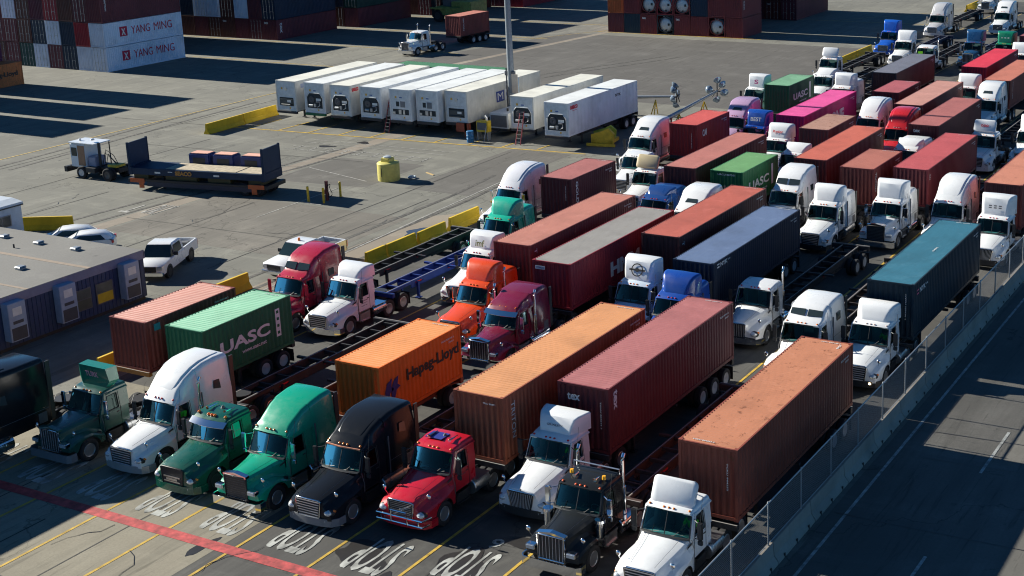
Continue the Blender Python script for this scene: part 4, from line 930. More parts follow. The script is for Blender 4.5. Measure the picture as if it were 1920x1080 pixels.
box_on(-49.5, 116.0, S, C20, (.02, .11, .05), 'dark green 20 foot container with white letters, farthest of the green ones', roof=(.20, .42, .26), texts=UASC)
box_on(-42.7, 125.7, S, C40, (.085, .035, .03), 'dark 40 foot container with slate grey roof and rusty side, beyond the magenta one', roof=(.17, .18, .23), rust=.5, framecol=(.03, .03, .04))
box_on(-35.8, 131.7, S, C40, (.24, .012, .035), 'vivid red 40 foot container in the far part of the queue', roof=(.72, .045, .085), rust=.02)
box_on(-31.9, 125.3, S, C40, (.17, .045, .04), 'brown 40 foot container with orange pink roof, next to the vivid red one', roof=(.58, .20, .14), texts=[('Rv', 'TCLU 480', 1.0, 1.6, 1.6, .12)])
box_on(-35.6, 153.5, S, C40, (.13, .025, .04), 'dark red container at the far right edge beyond the white tractor', roof=(.35, .12, .13))

# ---- empty chassis
BK = (.028, .028, .032)
chassis(-46.3, 44.1, C40, 'empty black container chassis behind the big white sleeper tractor, nearest row', BK)
chassis(-42.8, 42.3, C40, 'empty dark chassis with red edges between green tractors and orange container', (.035, .022, .022))
chassis(-35.9, 44.2, C40, 'empty chassis behind the black sleeper tractor', BK)
chassis(-25.4, 43.4, C40, 'empty brownish chassis behind the black tractor with orange roof lamps', (.06, .035, .03))
chassis(-53.3, 60.8, C40, 'long empty black chassis beside the yellow barriers', BK)
chassis(-50.2, 59.8, C40, 'empty royal blue chassis behind the white day cab', (.010, .035, .20), rust=.2)
chassis(-28.9, 67.2, C40, 'empty black chassis with its rear wheels in view, in the middle right of the queue', BK)
chassis(-24.9, 65.4, C40, 'empty chassis behind the white sleeper with two upper windows, second lane from the fence', (.045, .035, .032))
chassis(-46.1, 108.5, C40, 'empty chassis behind the blue tractor with white block letters', BK)
chassis(-53.1, 141.0, C40, 'empty black chassis beside the far yellow barrier', BK)
chassis(-49.7, 131.0, C40, 'empty chassis between two far white tractors', BK)
chassis(-45.9, 128.0, C40, 'empty dark chassis beside the grey roofed container', BK)
chassis(-49.7, 156.5, C40, 'empty dark blue chassis in front of the silver sleeper tractor', (.02, .03, .07))
chassis(-45.9, 152.2, C40, 'empty dark chassis with rails in shade, third lane far back', BK)
chassis(-42.2, 157.7, C40, 'empty slate chassis behind the far navy tractor', (.03, .05, .10))
chassis(-52.9, 182.2, C40, 'farthest empty chassis, behind the silver sleeper tractor', BK)
chassis(-38.7, 160.0, C40, 'empty chassis behind the far green tractor', BK)
chassis(-24.8, 92.0, C40, 'empty chassis behind the white tall sleeper, by the right edge', BK)
chassis(-28.2, 113.0, C40, 'empty chassis in shade behind the white tractor with an oval badge', BK)
chassis(-46.4, 68.0, C40, 'empty chassis hidden behind the white tractor with small green letters', BK, lod=1)

# ---- tractors, front row
T = tractor
T0 = T(-53.7, 32.6, 'black sleeper tractor cut off by the left edge of the picture', (.012, .013, .015), 'classic', 'high', grille='vbar', bumper='chrome', blen=7.0)
t1 = T(-50.35, 37.55, 'dark green day cab tractor with a square green deflector, nearest the left edge', (.007, .06, .047), 'classic', 'day', 'box', 'vbar', bumper='grey', stacks=0, fcol=(.012, .17, .11), fdz=-.2, text=('TURK', .8, .24), tcol=simple('pink_lettering', (.7, .35, .45), .5))
part(t1, 'deflector_sign', None, MB().box(-.46, .46, 2.655, 2.665, 3.36, 3.66), simple('pale_sign', (.6, .5, .5), .5), smooth=0) if False else None
t2 = T(-46.5, 38.1, 'big white aero sleeper tractor with tall smooth roof, front row', WH, 'aero', 'high', None, 'hbar', bumper='silver', stacks=1, rim=M_RIM, skirt=False, lights=M_RED, open_win=True)
t3 = T(-43.0, 37.6, 'dark green day cab tractor with a bright sun visor and black grille', (.002, .075, .048), 'aero', 'day', None, 'mack', bumper='body', visor=M_CHR, horns=True, beacon=False, roofrack=False, rim=M_RIMD)
t4 = T(-39.6, 37.6, 'emerald green sleeper tractor with a chrome edged dark grille, front row', (.001, .30, .175), 'classic', 'swept', None, 'mesh', bumper='chrome', blen=5.0, lights=M_AMB)
t5 = T(-35.98, 37.85, 'black sleeper tractor with tall roof and amber light strip, front row', (.012, .014, .018), 'aero', 'high2', None, 'hbar', bumper='grey', rim=M_RIM)
part(t5, 'light_strip', None, MB().bar((-.85, 2.27, 2.64), (0, 2.17, 2.66), .03, .05).bar((0, 2.17, 2.66), (.85, 2.27, 2.64), .03, .05), simple('amber_white_strip', (.8, .35, .22), .3), smooth=0)
t6 = T(-32.58, 39.25, 'bright red day cab tractor with a bull bar, front row', (.48, .008, .022), 'volvo', 'day', None, 'volvo', bumper='body', bull=True, horns=True, side_text=[('TRANSPORT', .5, .05)])
part(t6, 'roof_badge', None, MB().box(-.7, .1, 2.7, 3.3, 2.83, 2.85), simple('flag_blue', (.03, .04, .25), .4), smooth=0)
t7 = T(-28.79, 41.95, 'white day cab tractor with smooth deflector and dark oval grille, front row', WH, 'aero', 'day', 'tall', 'oval', bumper='black', lights=M_RED, text=('QUALITY', .75, .16), tcol=M_GRY, fs=.6, open_win=True)
t8 = T(-25.49, 38.8, 'black classic day cab tractor with orange roof lamps and twin chrome exhaust stacks', (.018, .02, .022), 'classic', 'day', None, 'vbar', bumper='chrome', stacks=2, beacon=True, roofrack=True, lights=simple('orange_dome_lamp', (.85, .12, .03), .25))
for s in (1, -1): part(t8, 'air_cleaner', ('aircl',), lambda: MB().cyl((0, 0, 0), (0, 0, .55), .19, n=16).cyl((0, 0, .55), (0, 0, .65), .22, .2, n=16), M_CHR, loc=(s*1.12, 1.75, 1.15))
part(t7, 'hood_badge', None, MB().box(-.03, .03, .0, .02, 1.36, 1.44), M_CHR, smooth=0)
t9 = T(-21.68, 38.6, 'white day cab tractor with a rounded tilted deflector, beside the fence at the bottom', WH, 'aero', 'day', 'plate', 'hbar', bumper='body', lights=M_AMB, fdz=-.2, open_win=True)
# ---- second row
T(-53.44, 54.1, 'crimson sleeper tractor with two upper windows, beside the white pickup', (.40, .012, .035), 'kwaero', 'studio', None, 'vbar', bumper='body', studio=True, mirror=paint((.40, .012, .035)))
u1 = T(-50.3, 54.9, 'white day cab tractor with chrome barred grille and white deflector, left of the orange one', WH, 'aero', 'day', 'full', 'hbar', bumper='chrome', side_text=[('LOGISTICS INC', .6, .06), ('NEWARK NJ', .5, .05), ('US DOT 248', .5, .05)], fs=.62, lights=M_RED, rim=M_RIM)
u2 = T(-43.15, 57.1, 'bright orange sleeper tractor with big deflector', (.72, .065, .006), 'aero', 'mid', 'full', 'hbar', bumper='grey', stacks=1, blen=5.0, mirror=M_CHR)
T(-39.52, 54.45, 'maroon classic sleeper tractor with chrome visor and stacks', (.17, .008, .035), 'classic', 'classicroof', None, 'vbar', bumper='chrome', stacks=2, visor=M_CHR, roofrack=False, blen=5.1)
v = T(-35.29, 60.8, 'white tractor with a round black logo on its deflector', (.55, .64, .74), 'aero', 'day', 'tall', 'oval', bumper='black', fcol=WH)
mb = MB().lathe([(0, .30), (.006, .30), (.006, .36), (0, .36)], (0, 0, 0), 'Z', 24).box(-.48, .48, -.05, .05, 0, .006).lathe([(0, .001), (.008, .001), (.008, .12), (0, .12)], (0, 0, 0), 'Z', 12)
o = part(v, 'round_logo', None, mb, M_LET_K, loc=(0, 2.735, 3.35), rot=(R(74), 0, 0), smooth=0)
T(-32.31, 59.5, 'royal blue sleeper tractor with glossy domed deflector', (.008, .055, .30), 'aero', 'mid', 'full', 'hbar', bumper='body', lights=M_RED, blen=4.6)
T(-29.1, 62.9, 'white day cab tractor without deflector, dark square grille, middle of the queue', WH, 'kwaero', 'day', None, 'vbar', bumper='chrome', stacks=1, lights=M_RED, roofrack=False)
T(-24.75, 58.75, 'white sleeper tractor with two dark upper windows and a green side stripe', WH, 'kwaero', 'studio2', None, 'vbar', bumper='body', studio=True)
w2 = T(-21.61, 59.95, 'white day cab tractor with a tall white deflector and lit fog lamp, beside the fence', WH, 'aero', 'day', 'full', 'hbar', bumper='black', fs=.75, lights=simple('pale_lens', (.6, .45, .4), .3))
part(w2, 'lit_fog_lamp', None, MB().ball((.80, -.02, .56), (.07, .04, .06), 10, 6), simple('lit_lamp', (.9, .7, .4), .3, emis=(1, .75, .4, 3)))
T(-46.46, 62.15, 'white sleeper tractor with small olive letters on the roof, behind the orange one', WH, 'aero', 'mid', 'tall', 'oval', bumper='chrome', blen=4.6, fs=.8, text=('imf', .6, .5), tcol=simple('olive_lettering', (.16, .17, .05), .6), lights=M_RED)
T(-49.58, 68.95, 'mint green sleeper tractor in front of the tall white one', (.012, .40, .27), 'aero', 'mid', 'full', 'hbar', bumper='body', blen=4.9, skirt=True)
T(-53.33, 75.85, 'white tall sleeper tractor with grey swooshes, beside the yellow barrier', (.70, .70, .74), 'volvo', 'high', None, 'volvo', bumper='body', mirror=M_CHR, lights=M_RED)
# ---- third row
T(-31.95, 80.2, 'white aero sleeper tractor with mid-height deflector, in front of the brownish red container', WH, 'aero', 'mid', 'full', 'hbar', bumper='black', blen=5.3, tanks=True)
T(-28.41, 82.4, 'white flat nosed sleeper tractor with large dark square grille', WH, 'classic', 'mid', 'tall', 'mesh', bumper='chrome', lights=simple('orange_dome_lamp', (.85, .12, .03), .25), blen=5.2)
T(-24.78, 83.8, 'white high roof sleeper tractor whose side looks pink, near the right edge', WH, 'aero', 'high', None, 'hbar', bumper='body', lights=M_RED)
T(-21.2, 81.3, 'white day cab tractor with a grey swoosh on the deflector, against the fence', WH, 'aero', 'day', 'tall', 'oval', bumper='black', text=('= = =', .8, .2), tcol=M_GRY, lights=M_RED)
T(-35.7, 82.65, 'white sleeper tractor with two upper windows, in front of the tomato red roof', WH, 'kwaero', 'studio', None, 'vbar', bumper='body', studio=True)
T(-42.73, 77.2, 'dark blue sleeper tractor with low rounded roof and red lamps', (.01, .05, .20), 'aero', 'mid', 'low', 'hbar', bumper='body', lights=M_RED, lod=1, blen=5.0)
T(-39.28, 75.2, 'white sleeper tractor with one dark skylight, between blue roof and red container', WH, 'volvo', 'volvo', None, 'volvo', bumper='body', topwin=True)
# ---- fourth row
T(-52.9, 94.05, 'white sleeper tractor with a dark skylight and pinkish side, near the yellow machine', WH, 'volvo', 'volvo', None, 'volvo', bumper='body', topwin=True, stacks=0)
T(-50.09, 87.9, 'white day cab tractor with dark roof lamps, in front of the cherry red container', WH, 'aero', 'day', None, 'hbar', bumper='chrome', lights=M_GRY, lod=1)
T(-47.0, 83.9, 'white tractor with a tan deflector, almost hidden behind the white day cab', WH, 'aero', 'day', 'plate', 'hbar', bumper='body', lod=1, fcol=(.55, .45, .27), lights=simple('orange_dome_lamp', (.85, .12, .03), .25))
T(-49.4, 104.3, 'pale lilac sleeper tractor with purple tinted side and a dark skylight', (.46, .30, .46), 'volvo', 'volvo', None, 'volvo', bumper='body', topwin=True, lights=M_RED, lod=1)
T(-46.01, 100.85, 'blue tractor with white block letters on its deflector', (.008, .06, .32), 'aero', 'day', 'tall', 'hbar', bumper='body', text=('BEST', .95, .32), tcol=M_LET_W, lod=1)
T(-42.53, 97.2, 'white day cab tractor with red lettering on its deflector, below the magenta container', WH, 'aero', 'day', 'full', 'oval', bumper='body', text=('Ryder', .85, .28), tcol=simple('red_lettering', (.6, .03, .05), .6), lights=M_RED, lod=1)
T(-39.38, 93.05, 'low white day cab with red roof lamps peeking out left of the tomato red roof', WH, 'aero', 'day', 'low', 'hbar', bumper='body', lights=M_RED, lod=1)
T(-35.2, 104.65, 'red sleeper tractor with a dark stripe of shade across its roof', (.50, .015, .02), 'aero', 'high', None, 'hbar', bumper='body', lights=M_LENS, lod=1)
T(-32.11, 97.6, 'white tractor of which mostly the rounded roof shows, left of the raspberry roof', WH, 'aero', 'mid', 'low', 'hbar', bumper='body', lod=1)
T(-38.75, 107.95, 'white high roof sleeper tractor beside the magenta container', WH, 'aero', 'high', None, 'hbar', bumper='body', lod=1)
T(-53.16, 117.05, 'white tractor with magenta logo on its deflector, far left lane', WH, 'aero', 'day', 'tall', 'hbar', bumper='body', text=('S', .4, .4), tcol=simple('magenta_lettering', (.45, .02, .2), .6), lights=M_GRY, lod=1)
T(-45.8, 120.35, 'white sleeper tractor with a curved line on its tall roof fairing', WH, 'aero', 'mid', 'tall', 'hbar', bumper='body', lod=1)
T(-49.71, 125.85, 'white day cab tractor half hidden behind a curved white fairing', WH, 'aero', 'day', 'low', 'hbar', bumper='body', lights=M_GRY, lod=1)
T(-53.12, 136.2, 'white day cab tractor with box deflector, far left lane, yellow barrier behind it', WH, 'aero', 'day', 'plate', 'hbar', bumper='body', lod=1, stacks=0)
T(-31.9, 119.3, 'white sleeper tractor with dark skylight in front of the orange pink roof, far right', WH, 'volvo', 'volvo', None, 'volvo', bumper='body', topwin=True, lod=1)
T(-35.2, 124.7, 'white tractor with small deflector, in front of the vivid red container', WH, 'aero', 'day', 'full', 'hbar', bumper='body', lights=M_RED, lod=1)
T(-28.2, 104.85, 'white tractor with a red oval badge on its deflector, right of the raspberry roof', WH, 'aero', 'day', 'plate', 'hbar', bumper='body', text=('ooo', .6, .2), tcol=simple('red_lettering', (.6, .03, .05), .6), lod=1)
T(-25.2, 107.6, 'white tractor cut off by the right edge in the upper part', WH, 'aero', 'day', 'full', 'hbar', bumper='body', lod=1)
T(-53.75, 157.6, 'cobalt blue day cab tractor with blue deflector, far left lane', (.008, .09, .48), 'aero', 'day', 'tall', 'hbar', bumper='body', lod=1)
T(-49.74, 150.8, 'white tractor with tall deflector right of the cobalt blue one', WH, 'aero', 'day', 'full', 'hbar', bumper='body', lod=1)
k = T(-46.02, 147.0, 'white day cab tractor with a neon green sign behind the windshield', WH, 'aero', 'day', None, 'hbar', bumper='body', lod=1, stacks=1)
part(k, 'windshield_sign', None, MB().box(-.75, -.2, 2.0, 2.01, 1.9, 2.3).xf(Matrix.Translation((0, -.06, 0))), simple('neon_sign', (.3, .9, .02), .6), smooth=0)
T(-42.25, 152.45, 'navy tractor with a sun glint on its mirror, far part of the queue', (.01, .06, .16), 'classic', 'day', 'tall', 'vbar', bumper='chrome', lights=M_RED, lod=1)
T(-38.75, 152.4, 'far green tractor with white lettering band', (.005, .17, .09), 'aero', 'day', 'tall', 'hbar', bumper='body', text=('= = =', .9, .12), tcol=M_LET_W, lod=1)
T(-45.8, 179.15, 'farthest white sleeper tractor with skylight, upper right', WH, 'volvo', 'volvo', None, 'volvo', bumper='body', topwin=True, lod=1)
T(-52.9, 174.15, 'silver grey high roof sleeper tractor, upper right', (.50, .50, .52), 'aero', 'high', None, 'hbar', bumper='body', lod=1, mirror=M_CHR)
T(-35.41, 145.65, 'white tractor right of the green one at the far right edge', WH, 'aero', 'day', 'full', 'hbar', bumper='body', lod=1)
T(-52.9, 199.4, 'far white classic tractor touching the top edge of the picture', WH, 'classic', 'day', None, 'vbar', bumper='chrome', lod=1)
# ---- drivers that show through the glass
driver(t2, 'driver in a neon green vest at the side window of the big white sleeper tractor')
driver(t6, 'driver in a green shirt at the wheel of the bright red tractor')
driver(t7, 'driver in green behind the windshield of the white tractor with the oval grille')
driver(t9, 'driver in green inside the white tractor beside the fence at the bottom')
driver(u2, 'driver in a hi-vis vest behind the windshield of the orange tractor')
driver(w2, 'driver in a green vest in the white tractor with the lit fog lamp')
driver(t3, 'driver in green inside the dark green tractor with the bright visor')
driver(t5, 'driver in pale green behind the windshield of the black sleeper tractor', simple('pale_green_cloth', (.35, .6, .4), .8))
# ================================================================ ground, road and markings
def ground_mat(name, base, light, dark, streak=True, crack=True, scale=1.0, rough=.9):
    m, nt, b = newmat(name); v = objcoord(nt, world=True)
    big = noise(nt, v, .035*scale, 5, .6, .8); mid = noise(nt, v, .35*scale, 6, .65, .5); fine = noise(nt, v, 9, 4, .7)
    c = mix(nt, ramp(nt, big, [(.38, 0), (.62, 1)]), dark, base)
    c = mix(nt, ramp(nt, mid, [(.50, 0), (.72, .7)]), c, light)
    if streak:
        vs = objcoord(nt, (1.0, .07, 1), world=True); c = mix(nt, ramp(nt, noise(nt, vs, 1.0, 5, .65, .6), [(.46, 0), (.66, .7)]), c, dark)
        v3 = objcoord(nt, (2.6, .16, 1), world=True); c = mix(nt, ramp(nt, noise(nt, v3, 1.0, 5, .7, 1.0), [(.56, 0), (.66, .65)]), c, tuple(x*.62 for x in dark))
        vs2 = objcoord(nt, (.06, .5, 1), world=True); c = mix(nt, ramp(nt, noise(nt, vs2, 1.0, 4, .6, .8), [(.56, 0), (.75, .45)]), c, light)
    sp = noise(nt, v, .55, 6, .75, 1.2); c = mix(nt, ramp(nt, sp, [(.62, 0), (.70, .75)]), c, tuple(x*.5 for x in dark))
    if crack:
        vo = nt.nodes.new("ShaderNodeTexVoronoi"); vo.feature = 'DISTANCE_TO_EDGE'; vo.inputs['Scale'].default_value = .05
        ad = nt.nodes.new("ShaderNodeVectorMath"); ad.operation = 'ADD'; nz = nt.nodes.new("ShaderNodeTexNoise"); nz.inputs['Scale'].default_value = .5; nz.inputs['Detail'].default_value = 6
        nt.links.new(v, nz.inputs['Vector']); sc = nt.nodes.new("ShaderNodeVectorMath"); sc.operation = 'SCALE'; sc.inputs['Scale'].default_value = 5
        nt.links.new(nz.outputs['Color'], sc.inputs[0]); nt.links.new(v, ad.inputs[0]); nt.links.new(sc.outputs[0], ad.inputs[1]); nt.links.new(ad.outputs[0], vo.inputs['Vector'])
        cr = ramp(nt, vo.outputs['Distance'], [(.0, .6), (.0014, 0)])
        c = mix(nt, cr, c, tuple(x*.3 for x in dark))
    c = mix(nt, ramp(nt, fine, [(.3, .35), (.6, 0)]), c, tuple(x*.6 for x in base))
    nt.links.new(c, b.inputs['Base Color']); b.inputs['Roughness'].default_value = rough; b.inputs['Specular IOR Level'].default_value = .25
    bump(nt, b, fine, .35, .01); return m
G_YARD = ground_mat('yard_asphalt', (.190, .186, .160), (.262, .256, .218), (.137, .135, .120))
G_LANE = ground_mat('lane_asphalt', (.100, .097, .091), (.15, .145, .132), (.058, .057, .055))
G_CONC = ground_mat('concrete_slab', (.250, .226, .175), (.305, .28, .222), (.165, .152, .12))
G_ROAD = ground_mat('road_asphalt', (.142, .136, .124), (.18, .174, .16), (.10, .096, .088))
G_PATCH = ground_mat('asphalt_patch', (.135, .128, .118), (.175, .167, .152), (.10, .095, .087), crack=False)
G_STRIP = ground_mat('concrete_strip', (.27, .235, .19), (.33, .29, .24), (.20, .17, .14), streak=False, crack=False)
def sheet(name, x0, x1, y0, y1, z, mat): return struct(name, MB().add([(x0, y0, z), (x1, y0, z), (x1, y1, z), (x0, y1, z)], [(0, 1, 2, 3)]), mat)
def quad(name, pts, z, mat): return struct(name, MB().add([(x, y, z) for x, y in pts], [tuple(range(len(pts)))]), mat)
sheet('ground', -900, 600, -300, 1500, 0, G_YARD)
sheet('lane_asphalt', -56.0, -19.2, 20, 215, .004, G_LANE)
quad('concrete_apron', [(-56, 20), (-38.4, 20), (-38.2, 46), (-56, 46)], .008, G_CONC)
sheet('road', -18.2, 14, -40, 300, .004, G_ROAD)
quad('concrete_strip', [(-81.0, 60), (-79.6, 60), (-79.2, 110), (-80.7, 110)], .004, G_STRIP)
quad('concrete_strip', [(-60.4, 52), (-56.2, 52), (-56.0, 82), (-60.2, 78)], .004, G_STRIP)
quad('asphalt_patch', [(-79.0, 82), (-70.0, 83), (-70.4, 91), (-78.8, 90.6)], .005, G_PATCH)
quad('asphalt_patch', [(-67, 84), (-61, 84), (-61, 99), (-67, 99)], .005, G_PATCH)
quad('asphalt_patch', [(-79.2, 66), (-61, 66), (-61.2, 77), (-79.2, 77)], .0045, ground_mat('worn_asphalt', (.175, .162, .14), (.235, .215, .185), (.12, .111, .098)))
quad('asphalt_patch', [(-110, 122), (-57, 122), (-57, 163), (-100, 163)], .004, ground_mat('dark_yard_asphalt', (.118, .112, .105), (.15, .143, .134), (.09, .085, .08), crack=False))
puddle = simple('wet_patch', (.05, .052, .055), .12)
def blob(name, cx, cy, rx, ry, z, mat, seed=1, rot=0):
    rnd = random.Random(seed); n = 26; ph = [rnd.uniform(0, 6.28) for _ in range(4)]; pts = []
    for i in range(n):
        a = 2*math.pi*i/n; r = 1+.22*math.sin(2*a+ph[0])+.15*math.sin(3*a+ph[1])+.1*math.sin(5*a+ph[2])
        x, y = rx*r*math.cos(a), ry*r*math.sin(a); pts.append((cx+x*math.cos(rot)-y*math.sin(rot), cy+x*math.sin(rot)+y*math.cos(rot)))
    return quad(name, pts, z, mat)
blob('puddle', -57.5, 71.0, .7, 2.6, .012, puddle, 3); blob('puddle', -58.4, 74.2, .8, 1.1, .012, puddle, 5)
oil = simple('oil_stain', (.035, .032, .03), .35)
for i, (x, y, a, b) in enumerate([(-32.9, 37.2, 1.2, .8), (-29.0, 38.2, .9, 1.2), (-31.0, 35.2, .4, 1.4), (-28.0, 40.6, .5, .5), (-38.9, 35.0, .2, .9), (-83.0, 93.6, .8, .35), (-80.8, 96, .5, .5)]):
    blob('oil_stain', x, y, a, b, .014, oil, 10+i)
# painted lines
LY = simple('yellow_line_paint', (.62, .40, .055), .6, var=.35); LYF = simple('faded_yellow_line_paint', (.50, .36, .11), .7, var=.35)
LW = simple('white_line_paint', (.50, .51, .48), .7, var=.5); LWF = simple('faded_white_line_paint', (.42, .41, .38), .7, var=.45); LR = simple('red_line_paint', (.56, .075, .075), .7, var=.45)
def line(name, a, b, w, mat, z=.016):
    a = Vector((*a, z)); b = Vector((*b, z)); d = (b-a).normalized(); n = Vector((-d.y, d.x, 0))*w/2
    return struct(name, MB().add([a-n, a+n, b+n, b-n], [(0, 1, 2, 3)]), mat)
for x in (-51.75, -48.2, -44.65, -41.15, -37.6, -34.05, -30.55, -27.05, -23.5):
    line('lane_line', (x-.08, 20), (x+.04, 120), .13, LY if x < -24 else LYF)
    line('lane_line', (x+.04, 120), (x+.1, 212), .13, LYF)
line('red_stop_line', (-56.5, 35.35), (-19.5, 35.25), .55, LR, .018)
def ground_text(s, cx, cy, wd, ht, mat, z=.018, flip=True):
    o = lettering(None, s, mat, (cx, cy, z), (-1, 0, 0) if flip else (1, 0, 0), (0, -1, 0) if flip else (0, 1, 0), wd, ht, .018, name='road_marking'); o['kind'] = 'structure'; return o
for x in (-53.5, -50.0, -46.4, -42.95, -39.4, -35.9, -32.3):
    ground_text('STOP', x, 37.35, 1.85, 2.5, LW)
ground_text('STOP', -28.9, 38.3, 1.85, 2.4, LW); ground_text('6', -28.75, 40.1, .5, .75, LW)
ground_text('ONLY', -80.0, 71.6, 1.5, 2.6, LWF, flip=False); ground_text('T', -82.0, 71.0, .9, 2.2, LWF)
# road markings right of the fence
line('road_edge_line', (-17.62, -40), (-17.45, 300), .13, LW)
for k in range(-5, 20): line('road_dash', (-13.8, 41.6+12.25*k), (-13.75, 46.15+12.25*k), .13, LW)
for k in range(-5, 20): line('road_dash', (-10.1, 41.6+12.25*k), (-10.05, 46.15+12.25*k), .13, LW)
line('road_joint', (-18, 57.0), (14, 59.0), .05, oil); line('road_joint', (-18, 48), (14, 48.6), .05, oil); line('road_joint', (-16.4, 54.3), (-8, 54.9), .05, oil)
# yard markings
line('yard_line', (-106.2, 70), (-106.4, 118), .2, LYF); line('yard_line', (-59.2, 60), (-61.4, 92), .12, LWF)
line('yard_line', (-71.6, 72.8), (-71.9, 82), .1, LWF); line('yard_line', (-78.8, 86.6), (-71.2, 84.6), .1, LWF)
line('yard_line', (-71.9, 77.6), (-69.6, 77.4), .15, LWF); line('yard_line', (-97.8, 96.8), (-60, 99.6), .22, LY)
for i, x in enumerate((-95.5, -92, -88.6, -85.2, -81.8, -78.4, -75, -71.6, -68.2, -64.8)): line('bay_line', (x, 97.0+i*.28), (x+.1, 101.5), .18, LY)
for y in (91.5, 92.6, 94.2, 95.3): line('yard_line', (-86, y+.1), (-71, y+.5), .1, LWF)
for i in range(9): line('yard_line', (-85+i*1.7, 91.5+i*.05), (-85.1+i*1.7, 93.0+i*.05), .12, LWF)
for y0, y1, xa, xb in ((128.9, 128.9, -135, -104), (143.2, 142.7, -152, -104), (157.3, 157.3, -134, -100), (171.4, 172, -134, -60), (185.4, 186.2, -100, -55), (165.6, 165.9, -97, -73)):
    line('block_line', (xa, y0), (xb, y1), .22, LY if y0 == 165.6 else LYF)
line('yard_line', (-106, 150), (-96, 168), .15, LYF); line('yard_line', (-71, 186), (-60, 199), .15, LYF)
line('concrete_strip', (-101, 121), (-95.5, 166), 1.0, G_STRIP, .006)
# ================================================================ concrete barrier and fence along the road
CONC = cpaint((.30, .27, .235), .15, .9)
FG = 'concrete barrier sections along the road'
PROFJ = [(-.30, 0), (.30, 0), (.30, .08), (.12, .33), (.08, .85), (-.08, .85), (-.12, .33), (-.30, .08)]
def kbar(L, sc=1.0): return MB().loft([[(x*sc, y, z*sc) for x, z in PROFJ] for y in (0.01, L-.01)])
def barrier(x, y, L, label, mat, group, rot=0, sc=1.0, name='concrete_barrier'):
    o = part(None, name, ('kbar', L, sc), lambda: kbar(L, sc), mat, loc=(x, y, 0), rot=(0, 0, rot), smooth=0, bevel=.015); tag(o, label, 'barrier', group); return o
seg = 3.66
for i in range(50):
    y = 14+seg*i
    o = barrier(-18.72+.0012*(y-40), y, seg, 'grey concrete barrier section at the foot of the chain link fence', CONC, FG)
    for dy in (.6, 1.8, 3.0): part(o, 'drain_slot', ('slot',), lambda: MB().box(.27, .305, -.05, .05, .0, .16), M_BLK, loc=(0, dy, .02), smooth=0)
def chain_mat():
    m = bpy.data.materials.new("chain_link_wire"); m.use_nodes = True; nt = m.node_tree; b = nt.nodes["Principled BSDF"]; out = nt.nodes["Material Output"]
    b.inputs['Base Color'].default_value = (.30, .32, .34, 1); b.inputs['Metallic'].default_value = .3; b.inputs['Roughness'].default_value = .5
    tc = nt.nodes.new("ShaderNodeTexCoord"); fs = []
    for a in (45, -45):
        mp = nt.nodes.new("ShaderNodeMapping"); mp.inputs['Rotation'].default_value = (R(a), 0, 0); nt.links.new(tc.outputs['Object'], mp.inputs[0])
        sx = nt.nodes.new("ShaderNodeSeparateXYZ"); nt.links.new(mp.outputs[0], sx.inputs[0])
        mo = nt.nodes.new("ShaderNodeMath"); mo.operation = 'PINGPONG'; mo.inputs[1].default_value = .03; nt.links.new(sx.outputs[1], mo.inputs[0])
        lt = nt.nodes.new("ShaderNodeMath"); lt.operation = 'LESS_THAN'; lt.inputs[1].default_value = .0055; nt.links.new(mo.outputs[0], lt.inputs[0]); fs.append(lt)
    mx = nt.nodes.new("ShaderNodeMath"); mx.operation = 'MAXIMUM'; nt.links.new(fs[0].outputs[0], mx.inputs[0]); nt.links.new(fs[1].outputs[0], mx.inputs[1])
    tr = nt.nodes.new("ShaderNodeBsdfTransparent"); ms = nt.nodes.new("ShaderNodeMixShader")
    nt.links.new(mx.outputs[0], ms.inputs[0]); nt.links.new(tr.outputs[0], ms.inputs[1]); nt.links.new(b.outputs[0], ms.inputs[2]); nt.links.new(ms.outputs[0], out.inputs[0]); return m
fence = thing('chain_link_fence', 'long galvanised chain link fence standing on the concrete barrier', 'fence', (-18.75, 20, 0))
fl = 170
mesh = part(fence, 'wire_mesh', None, MB().add([(0, 0, .86), (0, fl, .86), (.2, fl, 2.5), (.0, 0, 2.5)], [(0, 1, 2, 3)]), chain_mat(), smooth=0)
part(fence, 'top_rail', None, MB().tube([(0, 0, 2.52), (.2, fl, 2.52)], .03, 6), M_GAL)
part(fence, 'bottom_rail', None, MB().tube([(0, 0, .9), (.2, fl, .9)], .015, 5), M_GAL)
for i in range(54):
    y = .9+i*3.16
    part(fence, 'post', ('fpost',), lambda: MB().cyl((0, 0, .8), (0, 0, 2.55), .035, n=8).cyl((0, 0, 2.53), (0, 0, 2.6), .045, .02, n=8), M_GAL, loc=(.0012*y, y, 0))
